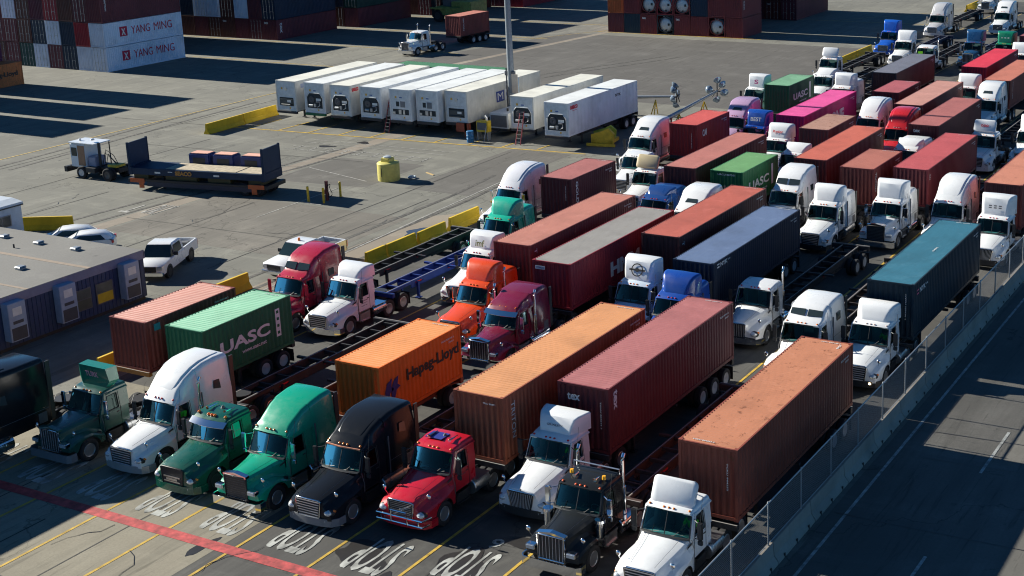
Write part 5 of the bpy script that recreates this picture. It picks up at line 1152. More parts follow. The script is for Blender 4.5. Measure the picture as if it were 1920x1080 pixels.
# yellow barriers
YG = 'yellow painted concrete barriers'
YB = cpaint((.66, .44, .02), .25, .7)
for x, y, L, r, l in ((-56.4, 66.4, 1.9, 0, 'short yellow barrier right behind the red and white tractors'), (-56.35, 68.4, 3.0, 0, 'yellow barrier section beside the long black chassis, lower one'), (-56.2, 71.5, 3.0, 0, 'yellow barrier section beside the long black chassis, upper one'), (-56.4, 75.3, 3.4, 0, 'yellow barrier in front of the tall white sleeper tractor'),
        (-60.4, 57.2, 3.0, 0, 'yellow barrier behind the pink roofed container'), (-97.1, 93.4, 5.0, 3, 'long dirty yellow barrier in the yard, near end'), (-97.4, 98.5, 4.8, 3, 'long yellow barrier in the yard, end next to the reefers'),
        (-56.1, 150, 5, 0, 'far yellow barrier beside the empty chassis, near half'), (-56.1, 155.2, 5, 0, 'far yellow barrier beside the empty chassis, far half'), (-56.0, 201, 6, 0, 'farthest yellow barrier at the top edge'), (-56.1, 131, 5, 0, 'yellow barrier tip behind the far white tractors'), (-57.0, 46, 5, 0, 'yellow barrier between dark green tractor and blue building')):
    barrier(x, y, L, l, YB, YG, R(r), 1.15)
barrier(-84.7, 63.6, 3.5, 'yellow barrier behind the two small white cars', YB, YG, R(-61), 1.1)
def crack(x, y, ang, n, seed, w=.032):
    r2 = random.Random(seed); p = (x, y); q = []
    for i in range(n):
        a = ang+r2.uniform(-.6, .6); nx = (p[0]+math.sin(a)*r2.uniform(.3, .9), p[1]+math.cos(a)*r2.uniform(.3, .9)); q.append((p, nx, w*r2.uniform(.4, 1.3))); p = nx
    mb = MB()
    for a, b, w2 in q:
        A = Vector((*a, .0215)); B = Vector((*b, .0215)); dd = (B-A).normalized(); nn = Vector((-dd.y, dd.x, 0))*w2/2; mb.add([A-nn, A+nn, B+nn, B-nn], [(0, 1, 2, 3)])
    struct('crack', mb, oil)
for i, c in enumerate([(-44.4, 32.6, .3, 5), (-41.2, 33.6, 2.5, 4), (-38.4, 31.5, .05, 9), (-66, 66, -.2, 10), (-70, 61, .3, 9), (-75, 70, 0, 12), (-63, 74, .1, 14), (-88, 66, -.3, 12), (-92, 86, .2, 10), (-77, 57, 0, 8), (-101, 80, .1, 14), (-99, 108, 1.4, 10), (-63.5, 62, .8, 6), (-84, 84, 1.2, 9), (-68, 70, 1.5, 8), (-30, 32, .1, 10)]): crack(*c, 50+i)

# ================================================================ stacks of containers
PAL = [(.12, .028, .03), (.11, .022, .035), (.15, .035, .03), (.09, .02, .022), (.010, .022, .05), (.18, .015, .02), (.02, .05, .09), (.10, .03, .05), (.013, .05, .04), (.5, .52, .54)]
WHT = (.60, .66, .78)
rnd = random.Random(7)
SG = 'stacked containers'
ORD = ['', 'second ', 'third ', 'fourth ', 'fifth ', 'sixth ', 'seventh ', 'eighth ', 'ninth ', 'tenth ']
TIER = ['bottom', 'second', 'third', 'fourth', 'fifth']
def cname(c):
    r, g, b = c
    if min(c) > .3: return 'pale grey'
    if r > .4 and g < .2: return 'orange'
    if r > .14 and g < .02: return 'red'
    if b > r and b > g: return 'navy blue'
    if g > r: return 'dark green'
    if b > g*1.35: return 'purplish maroon'
    return 'maroon'
def block(nm, xr, y0, L, cols, tiers, table, H=2.62, doors=.5, kinds={}, texts={}, skip=lambda i, k: False, pitch=2.52):
    for i in range(cols):
        for k in range(tiers):
            if skip(i, k): continue
            col = table[k][i] if k < len(table) and i < len(table[k]) and table[k][i] else rnd.choice(PAL)
            x = xr-1.22-i*pitch+rnd.uniform(-.02, .02)
            fr = 'doors' if rnd.random() < doors else 'wall'
            lab = '%s container, %s tier, %scolumn from right, %s' % (cname(col), TIER[k], ORD[i] if i else 'first ', nm)
            container(x, y0+rnd.uniform(-.04, .04), k*H, L, H-.03, col, lab, group=SG, front=fr, texts=texts.get((i, k), ()), lod=1, rust=.35, kind=kinds.get((i, k), 'dry'))
YM = [('P', 'R', 2.95, 1.62, 1.15, 1.15, simple('logo_red', (.5, .01, .05), .6)), ('R', 'X', 2.95, 1.58, .62, .8, M_LET_W, .05), ('R', 'YANG', 5.6, 1.62, 2.9, .95, simple('red_lettering_b', (.50, .01, .05), .6), 0), ('R', 'MING', 9.1, 1.62, 2.9, .95, simple('red_lettering_b', (.50, .01, .05), .6), 0)]
D, N, B_, M_ = (.008, .05, .045), (.008, .022, .05), (.09, .03, .025), (.12, .025, .035)
RD = (.26, .012, .025)
block('the left stack', -135.4, 115.9, C40, 9, 4, [[WHT, WHT, N, M_, WHT, D, M_, B_, M_], [WHT, RD, N, WHT, N, B_, M_, M_, B_], [M_, (.10, .02, .03), B_, RD, (.10, .02, .04), B_, WHT, M_, M_]], H=2.9, texts={(0, 0): YM, (0, 1): YM, (0, 2): [('Rv', 'TRITON', .7, 2.1, 1.4, .24)]})
block('the hidden left stack', -152, 130, C40, 1, 5, [], H=2.9)
block('the dark stack behind', -134.6, 143.9, C40, 8, 5, [[M_, M_, M_, B_, B_, (.12, .03, .04), B_, M_], [N, M_, WHT, B_, WHT, WHT, N, WHT]], H=2.75, texts={(0, 0): [('F', 'tex', -.6, 2.3, .7, .3), ('Rv', 'tex', .9, 1.6, 1.4, .5)], (3, 0): [('F', 'tex', -.6, 2.3, .7, .3)]})
block('the third stack behind', -132.5, 158.3, C40, 3, 5, [[M_, B_, M_]], H=2.75)
block('the farthest stack', -128, 173, C40, 8, 4, [[B_, M_, B_, M_, M_, B_, N, M_], [M_]*8], H=2.75)
block('the red stack', -122.5, 186, C40, 4, 3, [[RD, M_, M_, M_], [RD, M_, RD, M_]], H=2.75)
PU = (.11, .015, .07)
WT = [('R', 'ONE', 3.0, 1.3, 2.2, .9, simple('pale_pink_lettering', (.5, .32, .45), .6), .05)]
block('the purple stack', -141.6, 100.5, C20, 2, 5, [[PU]*2]*5, H=2.75, texts={(0, 0): WT, (0, 1): WT, (0, 2): WT})
container(-139.6, 100.5, 0, C20, S, (.55, .16, .05), 'faded orange container with black lettering at the left edge of the yard', group=SG, texts=[('R', 'Hapag-Lloyd', 3.3, 1.35, 4.2, .7, tK, .03)], rust=.5)
block('the offside middle stack', -141.6, 93.3, C20, 1, 5, [], H=2.62)
block('the offside front stack', -139.0, 86.3, C20, 1, 5, [], H=2.75)
OR3 = (.42, .10, .03); DR = (.17, .03, .035)
txf = [('F', 'tex', -.65, 2.1, .6, .28, None, .03)]
block('the top centre stack', -75.6, 166, C20, 8, 4, [[DR, DR, DR, DR, (.02, .03, .04), DR, (.010, .035, .06), (.13, .03, .04)], [DR, DR, (.010, .03, .06), DR, (.19, .02, .03), DR, DR, OR3]], H=2.62, doors=0,
      kinds={(1, 0): 'tank', (4, 0): 'tank', (3, 1): 'tank', (4, 1): 'tank', (5, 1): 'tank'}, texts={(3, 0): txf, (5, 0): txf, (0, 1): [('Rv', 'tex', .6, 1.6, 1.2, .3)]})
block('the hidden centre stack', -82, 172.6, C40, 1, 5, [])
block('the stack beyond', -75.7, 184.6, C40, 3, 3, [[M_, (.12, .025, .02), M_], [M_, B_, M_]], doors=1, texts={(1, 0): [('F', 'tex', -.5, 2.2, .5, .2)]})

jm = simple('joint_filler', (.05, .047, .042), .8, var=.5)
for a, b in (((-94.6, 60), (-95.2, 92)), ((-88.2, 57), (-88.0, 74)), ((-74.2, 56), (-74.9, 76)), ((-65.6, 62), (-66.4, 98)), ((-103, 66), (-103.4, 112)), ((-62.8, 66), (-63.2, 82)), ((-99, 88), (-76, 90)), ((-112, 96), (-92, 97.2)), ((-80.5, 69), (-62, 69.6)), ((-113, 118), (-113.5, 170)), ((-90, 126), (-60, 128)), ((-49.9, 20), (-49.8, 37)), ((-56, 30.2), (-38.4, 30.1)), ((-42.9, 20), (-42.8, 37)), ((-46.4, 22), (-46.4, 34))):
    line('yard_joint', a, b, .07, jm, .013)
tm = simple('tyre_mark', (.125, .117, .104), .8, var=.6)
for k, (x, y, a, n) in enumerate(((-58.8, 52, .02, 30), (-61.8, 54, .0, 34), (-84, 62, .05, 30), (-104, 76, -.05, 30), (-98, 110, .5, 20), (-87, 128, .3, 22))):
    for dx in (0, 1.9):
        q = MB(); ang = a; px, py = x+dx, y; rt2 = random.Random(k)
        L_ = []; 
        for i in range(n): L_.append((px, py, ang)); px += math.sin(ang)*1.1; py += math.cos(ang)*1.1; ang += rt2.uniform(-.035, .035)
        rings = [[(u-math.cos(w_)*.16, v+math.sin(w_)*.16, .0145+.0004*k), (u+math.cos(w_)*.16, v-math.sin(w_)*.16, .0145+.0004*k)] for u, v, w_ in L_]
        q.loft(rings, False, False, closed=False); struct('tyre_mark', q, tm)
# ================================================================ reefers on chassis
RG = 'white refrigerated containers parked side by side'
cream = (.62, .60, .55); whr = (.66, .68, .70)
REEF = [(-93.3, 100.2, cream, 'side', 'cream refrigerated container at the left end of the row, with green lit display'), (-89.9, 100.3, whr, 'oct', 'white refrigerated container on a green chassis'), (-86.7, 100.2, cream, 'oct', 'cream refrigerated container with red side lettering, third from the left'),
        (-83.3, 100.4, whr, 'oct', 'white refrigerated container left of the first ladder'), (-79.9, 100.4, whr, 'grille', 'white refrigerated container right of the first ladder, with two square grilles'), (-77.2, 100.8, whr, 'grille', 'white refrigerated container with two square grilles, sixth from the left'),
        (-74.5, 101.5, cream, 'side', 'long white refrigerated container left of the tall lamp post'), (-67.4, 101.4, cream, 'oct', 'cream refrigerated container behind the second ladder'), (-63.0, 100.0, whr, 'oct', 'white refrigerated container at the right end with small red lettering')]
red_l = simple('red_lettering', (.6, .03, .05), .6)
for i, (x, y, c, var, lab) in enumerate(REEF):
    tx = {2: [('R', 'seaco', .75, 2.45, .95, .35, red_l, .04)], 8: [('R', 'seaco', .95, 2.45, 1.2, .35, red_l, .04), ('R', 'NYK', 8.6, 2.2, 1.0, .25, M_LET_K), ('R', 'www.seacoglobal.com', 1.0, 2.15, .8, .08, red_l)],
          0: [('P', 'R', 1.2, 2.35, .9, .4, simple('pale_blue_panel', (.35, .4, .55), .5))],
          6: [('P', 'R', 5.3, 1.6, 1.3, 1.0, simple('logo_navy', (.02, .05, .28), .5)), ('R', 'M', 5.3, 1.6, .9, .7, None, 0), ('P', 'R', 6.75, 1.62, 1.4, 1.0, M_LET_W), ('R', 'OL', 6.8, 1.62, 1.1, .7, simple('logo_navy', (.02, .05, .28), .5))]}.get(i, ())
    t = container(x, y, 1.25, C40, HC, c, lab, roof=(.66, .65, .58) if c == cream else (.66, .68, .68), group=RG, kind='reefer', texts=tx, rust=.05, lod=1, cat='refrigerated container', name='refrigerated_container')
    reefer_unit(t, HC, var)
    ch = chassis(x, y, C40, ' '.join(('chassis under the '+lab).split()[:16]), (.01, .12, .05) if i == 1 else (.03, .03, .035), lod=1, group='chassis under the refrigerated containers')
# long green flat container behind
container(-95.9, 121.0, 0, 13.7, 2.59, (.03, .16, .07), 'long green container lying crosswise behind the white reefers', roof=(.16, .42, .22), rot=-math.pi/2, group=None, lod=1)
# ---------------- generator, drum, ladders, pole
def small(name, label, cat, loc, rz=0, group=None): return thing(name, label, cat, loc, rz, group)
g = small('generator_trailer', 'white generator trailer beside the lamp post', 'generator', (-71.0, 103.0, 0))
part(g, 'housing', None, MB().box(-1.0, 1.0, 0, 4.4, .7, 2.1), simple('gen_white', (.6, .62, .64), .5), smooth=0, bevel=.05)
part(g, 'radiator_grille', None, MB().box(-.85, .85, -.03, .01, .85, 1.9), M_GRY, smooth=0)
part(g, 'exhaust_cap', None, MB().cyl((.2, 1.2, 2.1), (.2, 1.2, 2.35), .1), M_DRK)
lettering(g, 'WACKER', red_l, (1.02, 2.0, 1.5), (0, 1, 0), (0, 0, 1), 1.5, .35)
part(g, 'frame', None, MB().box(-.9, .9, 0, 4.4, .5, .68).bar((0, 0, .55), (0, -1.3, .45), .1), M_DRK, smooth=0)
for s in (1, -1):
    for yy in (2.4, 3.3): wheel(g, s*.95, yy, False, M_RIMW, r=.36)
p = small('power_pedestal', 'yellow power distribution box on legs in front of the generator', 'electrical box', (-71.4, 101.2, 0))
part(p, 'cabinet', None, MB().box(-.6, .6, -.3, .3, .75, 1.75), M_YEL, smooth=0, bevel=.02)
part(p, 'outlet_panel', None, MB().box(-.5, .5, -.325, -.3, .95, 1.6), M_GRY, smooth=0)
part(p, 'frame', None, MB().box(-.55, -.48, -.25, .25, 0, .75).box(.48, .55, -.25, .25, 0, .75).bar((.3, .2, 1.9), (.9, -1.4, .05), .05), M_GAL, smooth=0)
part(p, 'cable', None, MB().tube([(0, .3, 1.75), (.1, .2, 2.2), (.35, .1, 2.0), (.4, 0, 1.75)], .05, 6), M_WHT)
d = part(None, 'barrel', None, MB().lathe([(0, .001), (0, .31), (.03, .32), (.3, .31), (.33, .33), (.36, .31), (.62, .31), (.65, .33), (.68, .31), (1.0, .32), (1.02, .3), (1.0, .001)], (0, 0, 0), 'Z', 24), simple('blue_plastic', (.012, .14, .34), .4), loc=(-72.0, 99.9, 0)); tag(d, 'blue plastic barrel in front of the yellow power box', 'barrel')
d = part(None, 'steel_block', None, MB().box(-1.1, .1, 0, .3, .5, 1.3).box(-.2, .3, 0, .3, 0, 1.3), simple('rust_red_steel', (.35, .07, .03), .7), loc=(-73.4, 101.3, 0), smooth=0, bevel=.02); tag(d, 'rust red steel bracket under the long white reefer', 'bracket')
def ladder(x, y, label):
    t = small('ladder', label, 'ladder', (x, y, 0), 0, 'ladders leaning on the reefers')
    for s in (1, -1): part(t, 'rail', ('lrail', s), lambda s=s: MB().bar((s*.25, -.9, 0), (s*.2, .1, 3.0), .05, .09), simple('ladder_red', (.35, .06, .07), .5), smooth=0)
    for k in range(9):
        f = .08+k*.105; part(t, 'rung', ('lrung',), lambda: MB().box(-.22, .22, -.05, .05, -.02, .02), M_ALU, loc=(0, -.9+f, 3.0*f), smooth=0)
ladder(-81.7, 101.3, 'red ladder leaning between the left white reefers'); ladder(-67.4, 101.4, 'red ladder leaning on the cream reefer near the right end')
pole = small('lamp_post', 'tall grey lamp post rising out of the picture behind the generator', 'lamp post', (-72.3, 107.2, 0))
part(pole, 'pole', None, MB().tube([(0, 0, 0), (0, 0, 24)], [.34, .2], 12), simple('grey_pole', (.22, .25, .28), .45, .3))
part(pole, 'ladder_conduit', None, MB().tube([(-.42, -.1, .5), (-.42, -.1, 5.5)], .07, 6).box(-.5, .5, -.25, .05, 4.8, 5.2), M_GRY)
part(pole, 'cabinet', None, MB().box(.25, .75, -.3, .2, 3.0, 4.6), simple('pole_box', (.3, .4, .5), .5), smooth=0, bevel=.02)
part(pole, 'sign', None, MB().box(.35, 1.0, -.42, -.38, 3.2, 5.0), simple('beige_sign', (.6, .5, .4), .6), smooth=0)
part(pole, 'cable_reel', None, MB().tube([(.5+.25*math.cos(a), -.4, 2.4+.5*math.sin(a)) for a in [i*.5 for i in range(14)]], .04, 5), M_WIRE)
# ---------------- lowered lamp masts
def mast(x, y, rz, L, label):
    t = small('lowered_lamp_mast', label, 'lamp mast', (x, y, 0), rz, 'lowered light masts lying on trestles')
    part(t, 'mast', ('mast', L), lambda: MB().tube([(0, 0, 1.5), (0, L, 1.9)], [.22, .12], 10), M_GAL)
    part(t, 'crossarm', ('mxarm',), lambda: MB().tube([(-1.0, 0, 0), (1.0, 0, 0)], .06, 6).tube([(0, 0, -1.0), (0, 0, 1.2)], .06, 6).tube([(-.6, .1, -.6), (.6, .1, .7)], .05, 6), M_DRK, loc=(0, L, 1.9))
    for k, (a, b) in enumerate(((-.8, .1), (.8, -.1), (0, -.8), (.1, 1.1), (.6, .7))):
        part(t, 'flood_lamp', ('flood',), lambda: MB().lathe([(-.3, .05), (-.25, .2), (.05, .42), (.08, .4), (.08, .001)], (0, 0, 0), 'Y', 16), simple('flood_glass', (.25, .32, .40), .15, .5), loc=(a, L-.1, 1.9+b), rot=(R(25*k), R(15*k), R(40*k)))
    for yy in (L*.3, L*.75):
        part(t, 'trestle', ('trestle',), lambda: MB().bar((-.6, 0, 0), (0, 0, 1.5), .08).bar((.6, 0, 0), (0, 0, 1.5), .08).bar((0, -.5, 0), (0, 0, 1.5), .08).bar((-.3, 0, .7), (.3, 0, .7), .05), M_YEL, loc=(0, yy, 0), smooth=0)
mast(-68.5, 115.6, R(-80), 8.4, 'galvanised lamp mast lying crosswise on yellow trestles, behind the right reefer')
mast(-56.9, 107.5, R(4), 13.5, 'galvanised lamp mast lying lengthwise behind the cherry red container')
deb = part(None, 'canvas_heap', None, MB().ball((0, 0, 0), (2.6, .8, .28), 18, 8).ball((2.6, .5, 0), (1.6, .6, .22), 14, 6), simple('pale_canvas', (.55, .54, .48), .9, var=.4), loc=(-62.6, 113.8, 0)); tag(deb, 'pale canvas heap on the ground under the lowered masts', 'canvas')
# ---------------- yellow spreader machine
m = small('lifting_spreader', 'yellow lifting frame lying on the ground beside the right reefer', 'lifting frame', (-60.3, 103.0, 0), R(10))
part(m, 'side_plate', None, MB().loft([[(x, -.1, z) for x, z in ((-1, .1), (1, .1), (1.1, 1.1), (.6, 1.6), (0, 1.3), (-1, 1.0))], [(x, .15, z) for x, z in ((-1, .1), (1, .1), (1.1, 1.1), (.6, 1.6), (0, 1.3), (-1, 1.0))]]), M_YEL, smooth=0)
part(m, 'side_plate', None, MB().loft([[(x-.4, 1.6, z) for x, z in ((-1, .1), (1, .1), (1.1, 1.1), (.6, 1.5), (0, 1.2), (-1, .9))], [(x-.4, 1.8, z) for x, z in ((-1, .1), (1, .1), (1.1, 1.1), (.6, 1.5), (0, 1.2), (-1, .9))]]), simple('yellow_green', (.40, .50, .05), .5), smooth=0)
part(m, 'crossbeam', None, MB().box(-.9, -.6, -.1, 1.8, .2, .5).box(.6, .9, -.1, 1.8, .2, .5).box(-1.3, 1.3, -.5, -.35, .05, .3), M_YEL, smooth=0)
# ---------------- yellow tank, bollards, hose post
t = small('storage_tank', 'round yellow plastic tank standing in the yard', 'tank', (-69.9, 85.8, 0))
part(t, 'body', None, MB().lathe([(0, .001), (0, .86), (.1, .88), (1.38, .88), (1.45, .80), (1.5, .45), (1.5, .001)], (0, 0, 0), 'Z', 36), simple('tank_yellow', (.64, .56, .15), .5, var=.15))
part(t, 'neck', None, MB().box(-.42, .36, -.4, .4, 1.38, 1.8), simple('tank_yellow', (.64, .56, .15), .5), smooth=0, bevel=.05)
part(t, 'lid', None, MB().lathe([(0, .001), (0, .3), (.08, .31), (.12, .22), (.13, .001)], (-.04, 0, 1.8), 'Z', 20), simple('lid_grey', (.45, .5, .55), .35))
part(t, 'gauge_strip', None, MB().box(-.025, .025, -.90, -.87, .4, 1.1), M_DRK, smooth=0)
d = part(None, 'plank', None, MB().box(-.6, .6, -.06, .06, 0, .06), simple('pine_wood', (.5, .35, .15), .7), loc=(-68.0, 88.6, 0), rot=(0, 0, R(-25)), smooth=0); tag(d, 'short wooden plank on the ground right of the yellow tank', 'plank')
d = part(None, 'hose_coil', None, MB().tube([(.28*math.cos(a), .28*math.sin(a), .06+.03*a/6) for a in [i*.4 for i in range(40)]], .05, 6), simple('blue_grey_hose', (.25, .33, .42), .5), loc=(-68.5, 86.9, 0)); tag(d, 'blue grey hose coil lying beside the yellow tank', 'hose')
for x, y, l in ((-71.15, 77.8, 'yellow bollard left of the hose post'), (-69.75, 77.9, 'yellow bollard right in front of the hose post'), (-69.85, 79.9, 'yellow bollard to the right behind the hose post')):
    b = small('bollard', l, 'bollard', (x, y, 0), 0, 'yellow bollards round the hose post')
    part(b, 'post', ('bolp',), lambda: MB().cyl((0, 0, 0), (0, 0, 1.15), .09, n=14).ball((0, 0, 1.15), (.09, .09, .05), 14, 6), M_YEL)
    part(b, 'base', ('bolb',), lambda: MB().cyl((0, 0, .0), (0, 0, .03), .16, n=14), M_GRY)
h = small('hose_post', 'dark red post with looped hoses between the yellow bollards', 'hose post', (-70.1, 78.7, 0))
part(h, 'post', None, MB().box(-.09, .09, -.09, .09, 0, 1.5), simple('dark_red_steel', (.12, .02, .02), .6), smooth=0)
part(h, 'hose', None, MB().tube([(.1+.3*math.sin(a)*.6+.15, -.0+.12*math.cos(3*a), .75+.5*math.cos(a)) for a in [i*.45 for i in range(29)]], .03, 5), M_WIRE)
part(h, 'control_box', None, MB().box(-.4, -.12, -.1, .1, .5, .8), simple('red_box', (.4, .1, .08), .5), smooth=0)
# ---------------- blue modular building
BW = simple('navy_cladding', (.024, .048, .125), .6)
b = small('modular_office', 'dark blue site office with a flat grey roof and wall air conditioners', 'office building', (-64.5, 35, 0))
def clad():
    m2 = MB(); n = 76; p = 21.1/n
    for i in range(n): y = i*p; m2.add([(0, y, .2), (0, y+p*.8, .2), (-.03, y+p*.86, .2), (-.03, y+p*.95, .2), (0, y+p, .2), (0, y, 2.55), (0, y+p*.8, 2.55), (-.03, y+p*.86, 2.55), (-.03, y+p*.95, 2.55), (0, y+p, 2.55)], [(0, 1, 6, 5), (1, 2, 7, 6), (2, 3, 8, 7), (3, 4, 9, 8)])
    return m2
part(b, 'side_wall', None, clad(), BW, smooth=0)
part(b, 'end_wall', None, MB().box(-18, -.01, 21.06, 21.12, .2, 2.7).box(-18, -.01, 0, .06, .2, 2.7), BW, smooth=0)
part(b, 'skirting', None, MB().box(-18, -.05, .05, 21.0, 0, .22), M_DRK, smooth=0)
part(b, 'fascia', None, MB().box(-.04, .05, -.05, 21.16, 2.5, 3.0).box(-18, .05, 21.12, 21.2, 2.5, 3.0), simple('grey_purple_fascia', (.22, .22, .31), .6), smooth=0)
rf = part(b, 'roof', None, MB().box(-18.1, .02, -.1, 21.16, 2.94, 3.02), ground_mat('roof_membrane', (.19, .185, .175), (.23, .225, .21), (.155, .15, .145), streak=False, crack=False), smooth=0)
part(rf, 'roof_seam', None, MB().box(-18, .03, 17.1, 17.4, 3.02, 3.03).box(-18, .03, 13.0, 13.2, 3.02, 3.03), simple('seam_brown', (.26, .20, .15), .8), smooth=0)
for x, y in ((-10.1, 19.6), (-6.9, 19.5), (-3.7, 19.5), (-3.5, 15.5), (-8.0, 8.5), (-9.5, 15.2)):
    v = part(rf, 'roof_vent', ('vent',), lambda: MB().box(-.28, .28, -.28, .28, 0, .1).loft([[(-.22, -.22, .1), (.22, -.22, .1), (.22, .22, .1), (-.22, .22, .1)], [(-.32, -.32, .16), (.32, -.32, .16), (.32, .32, .16), (-.32, .32, .16)], [(-.25, -.25, .24), (.25, -.25, .24), (.25, .25, .24), (-.25, .25, .24)]]), M_GAL, loc=(x, y, 3.02), scl=(.75, .75, .8), smooth=0)
part(rf, 'vent_pipe', None, MB().cyl((-6.2, 11.0, 3.02), (-6.2, 11.0, 3.35), .06).cyl((-7.6, 18.3, 3.02), (-7.6, 18.3, 3.25), .05), M_DRK)
ACM = simple('ac_blue_grey', (.30, .38, .52), .45); ACG = simple('ac_grille', (.06, .065, .08), .6)
for y in (11.9, 15.2, 19.7, 6.8):
    a = part(b, 'air_conditioner', ('acu',), lambda: MB().box(.0, .55, -.55, .55, .6, 2.72), ACM, loc=(.04, y, 0), smooth=0, bevel=.02)
    part(a, 'intake_grille', ('acg',), lambda: MB().box(.54, .565, -.46, .46, .66, 1.35), ACG, smooth=0)
    part(a, 'label_plate', ('acl',), lambda: MB().box(.54, .56, -.28, .28, 2.0, 2.45), M_WHT, smooth=0)
    part(a, 'vent_slot', ('acv',), lambda: MB().box(.54, .56, -.32, .32, 1.55, 1.72), ACG, smooth=0)
for y, mt, l in ((16.55, simple('olive_blind', (.10, .11, .08), .3), None), (18.1, simple('yellow_board', (.60, .42, .02), .4), 'window with a yellow board')):
    wdw = part(b, 'window', ('mofw',), lambda: MB().box(0.0, .05, -.6, .6, .72, 1.95), M_GRY, loc=(0, y, 0), smooth=0, label=l or 'window with an olive blind')
    part(wdw, 'pane', ('mofp',), lambda: MB().box(.045, .055, -.54, .54, 1.38, 1.89), simple('pane_olive', (.12, .13, .11), .15), smooth=0)
    part(wdw, 'lower_panel', ('mofl',), lambda: MB().box(.045, .058, -.54, .54, .78, 1.33), mt, smooth=0)
# white site trailer behind
b = small('site_trailer', 'white site trailer with a small sliding window behind the blue office', 'site trailer', (-82.0, 56.4, 0))
part(b, 'body', None, MB().box(-8, 0, 0, 5.2, .4, 2.7), simple('trailer_white', (.55, .60, .66), .6), smooth=0, bevel=.02)
part(b, 'roof', None, MB().loft([[(-8.1, y, 2.7), (.1, y, 2.7), (.1, y, 2.85), (-.9, y, 3.0), (-7.2, y, 3.0), (-8.1, y, 2.85)] for y in (-.1, 5.3)]), simple('trailer_roof', (.5, .55, .62), .5), smooth=0)
part(b, 'drip_edge', None, MB().box(-.02, .13, -.1, 5.3, 2.62, 2.7), M_DRK, smooth=0)
wd = part(b, 'window', None, MB().box(0, .04, 2.9, 4.3, 1.35, 2.15), simple('beige_frame', (.35, .3, .27), .6), smooth=0)
part(wd, 'pane', None, MB().box(.03, .05, 2.98, 3.57, 1.42, 2.08).box(.03, .05, 3.63, 4.22, 1.42, 2.08), simple('pane_dark', (.06, .065, .07), .15), smooth=0)
part(b, 'skirting', None, MB().box(-7.9, -.05, .05, 5.1, 0, .4), M_GRY, smooth=0)
# unseen off-frame booth (added to cast the shade across the stop line)
b = small('shadow_block', 'plain unseen block added left of the picture to cast shade', 'shadow_caster', (-59.3, 22, 0))
part(b, 'body', None, MB().box(0, 3.4, 0, 14.8, 0, 4.75), simple('shadow_block_grey', (.4, .42, .45), .6), smooth=0, bevel=.02)
part(b, 'roof', None, MB().box(-.1, 3.45, -.1, 14.9, 4.75, 4.87), M_GRY, smooth=0)
part(b, 'window', None, MB().box(3.39, 3.42, 3, 6, 1.1, 2.2), M_BLK, smooth=0)
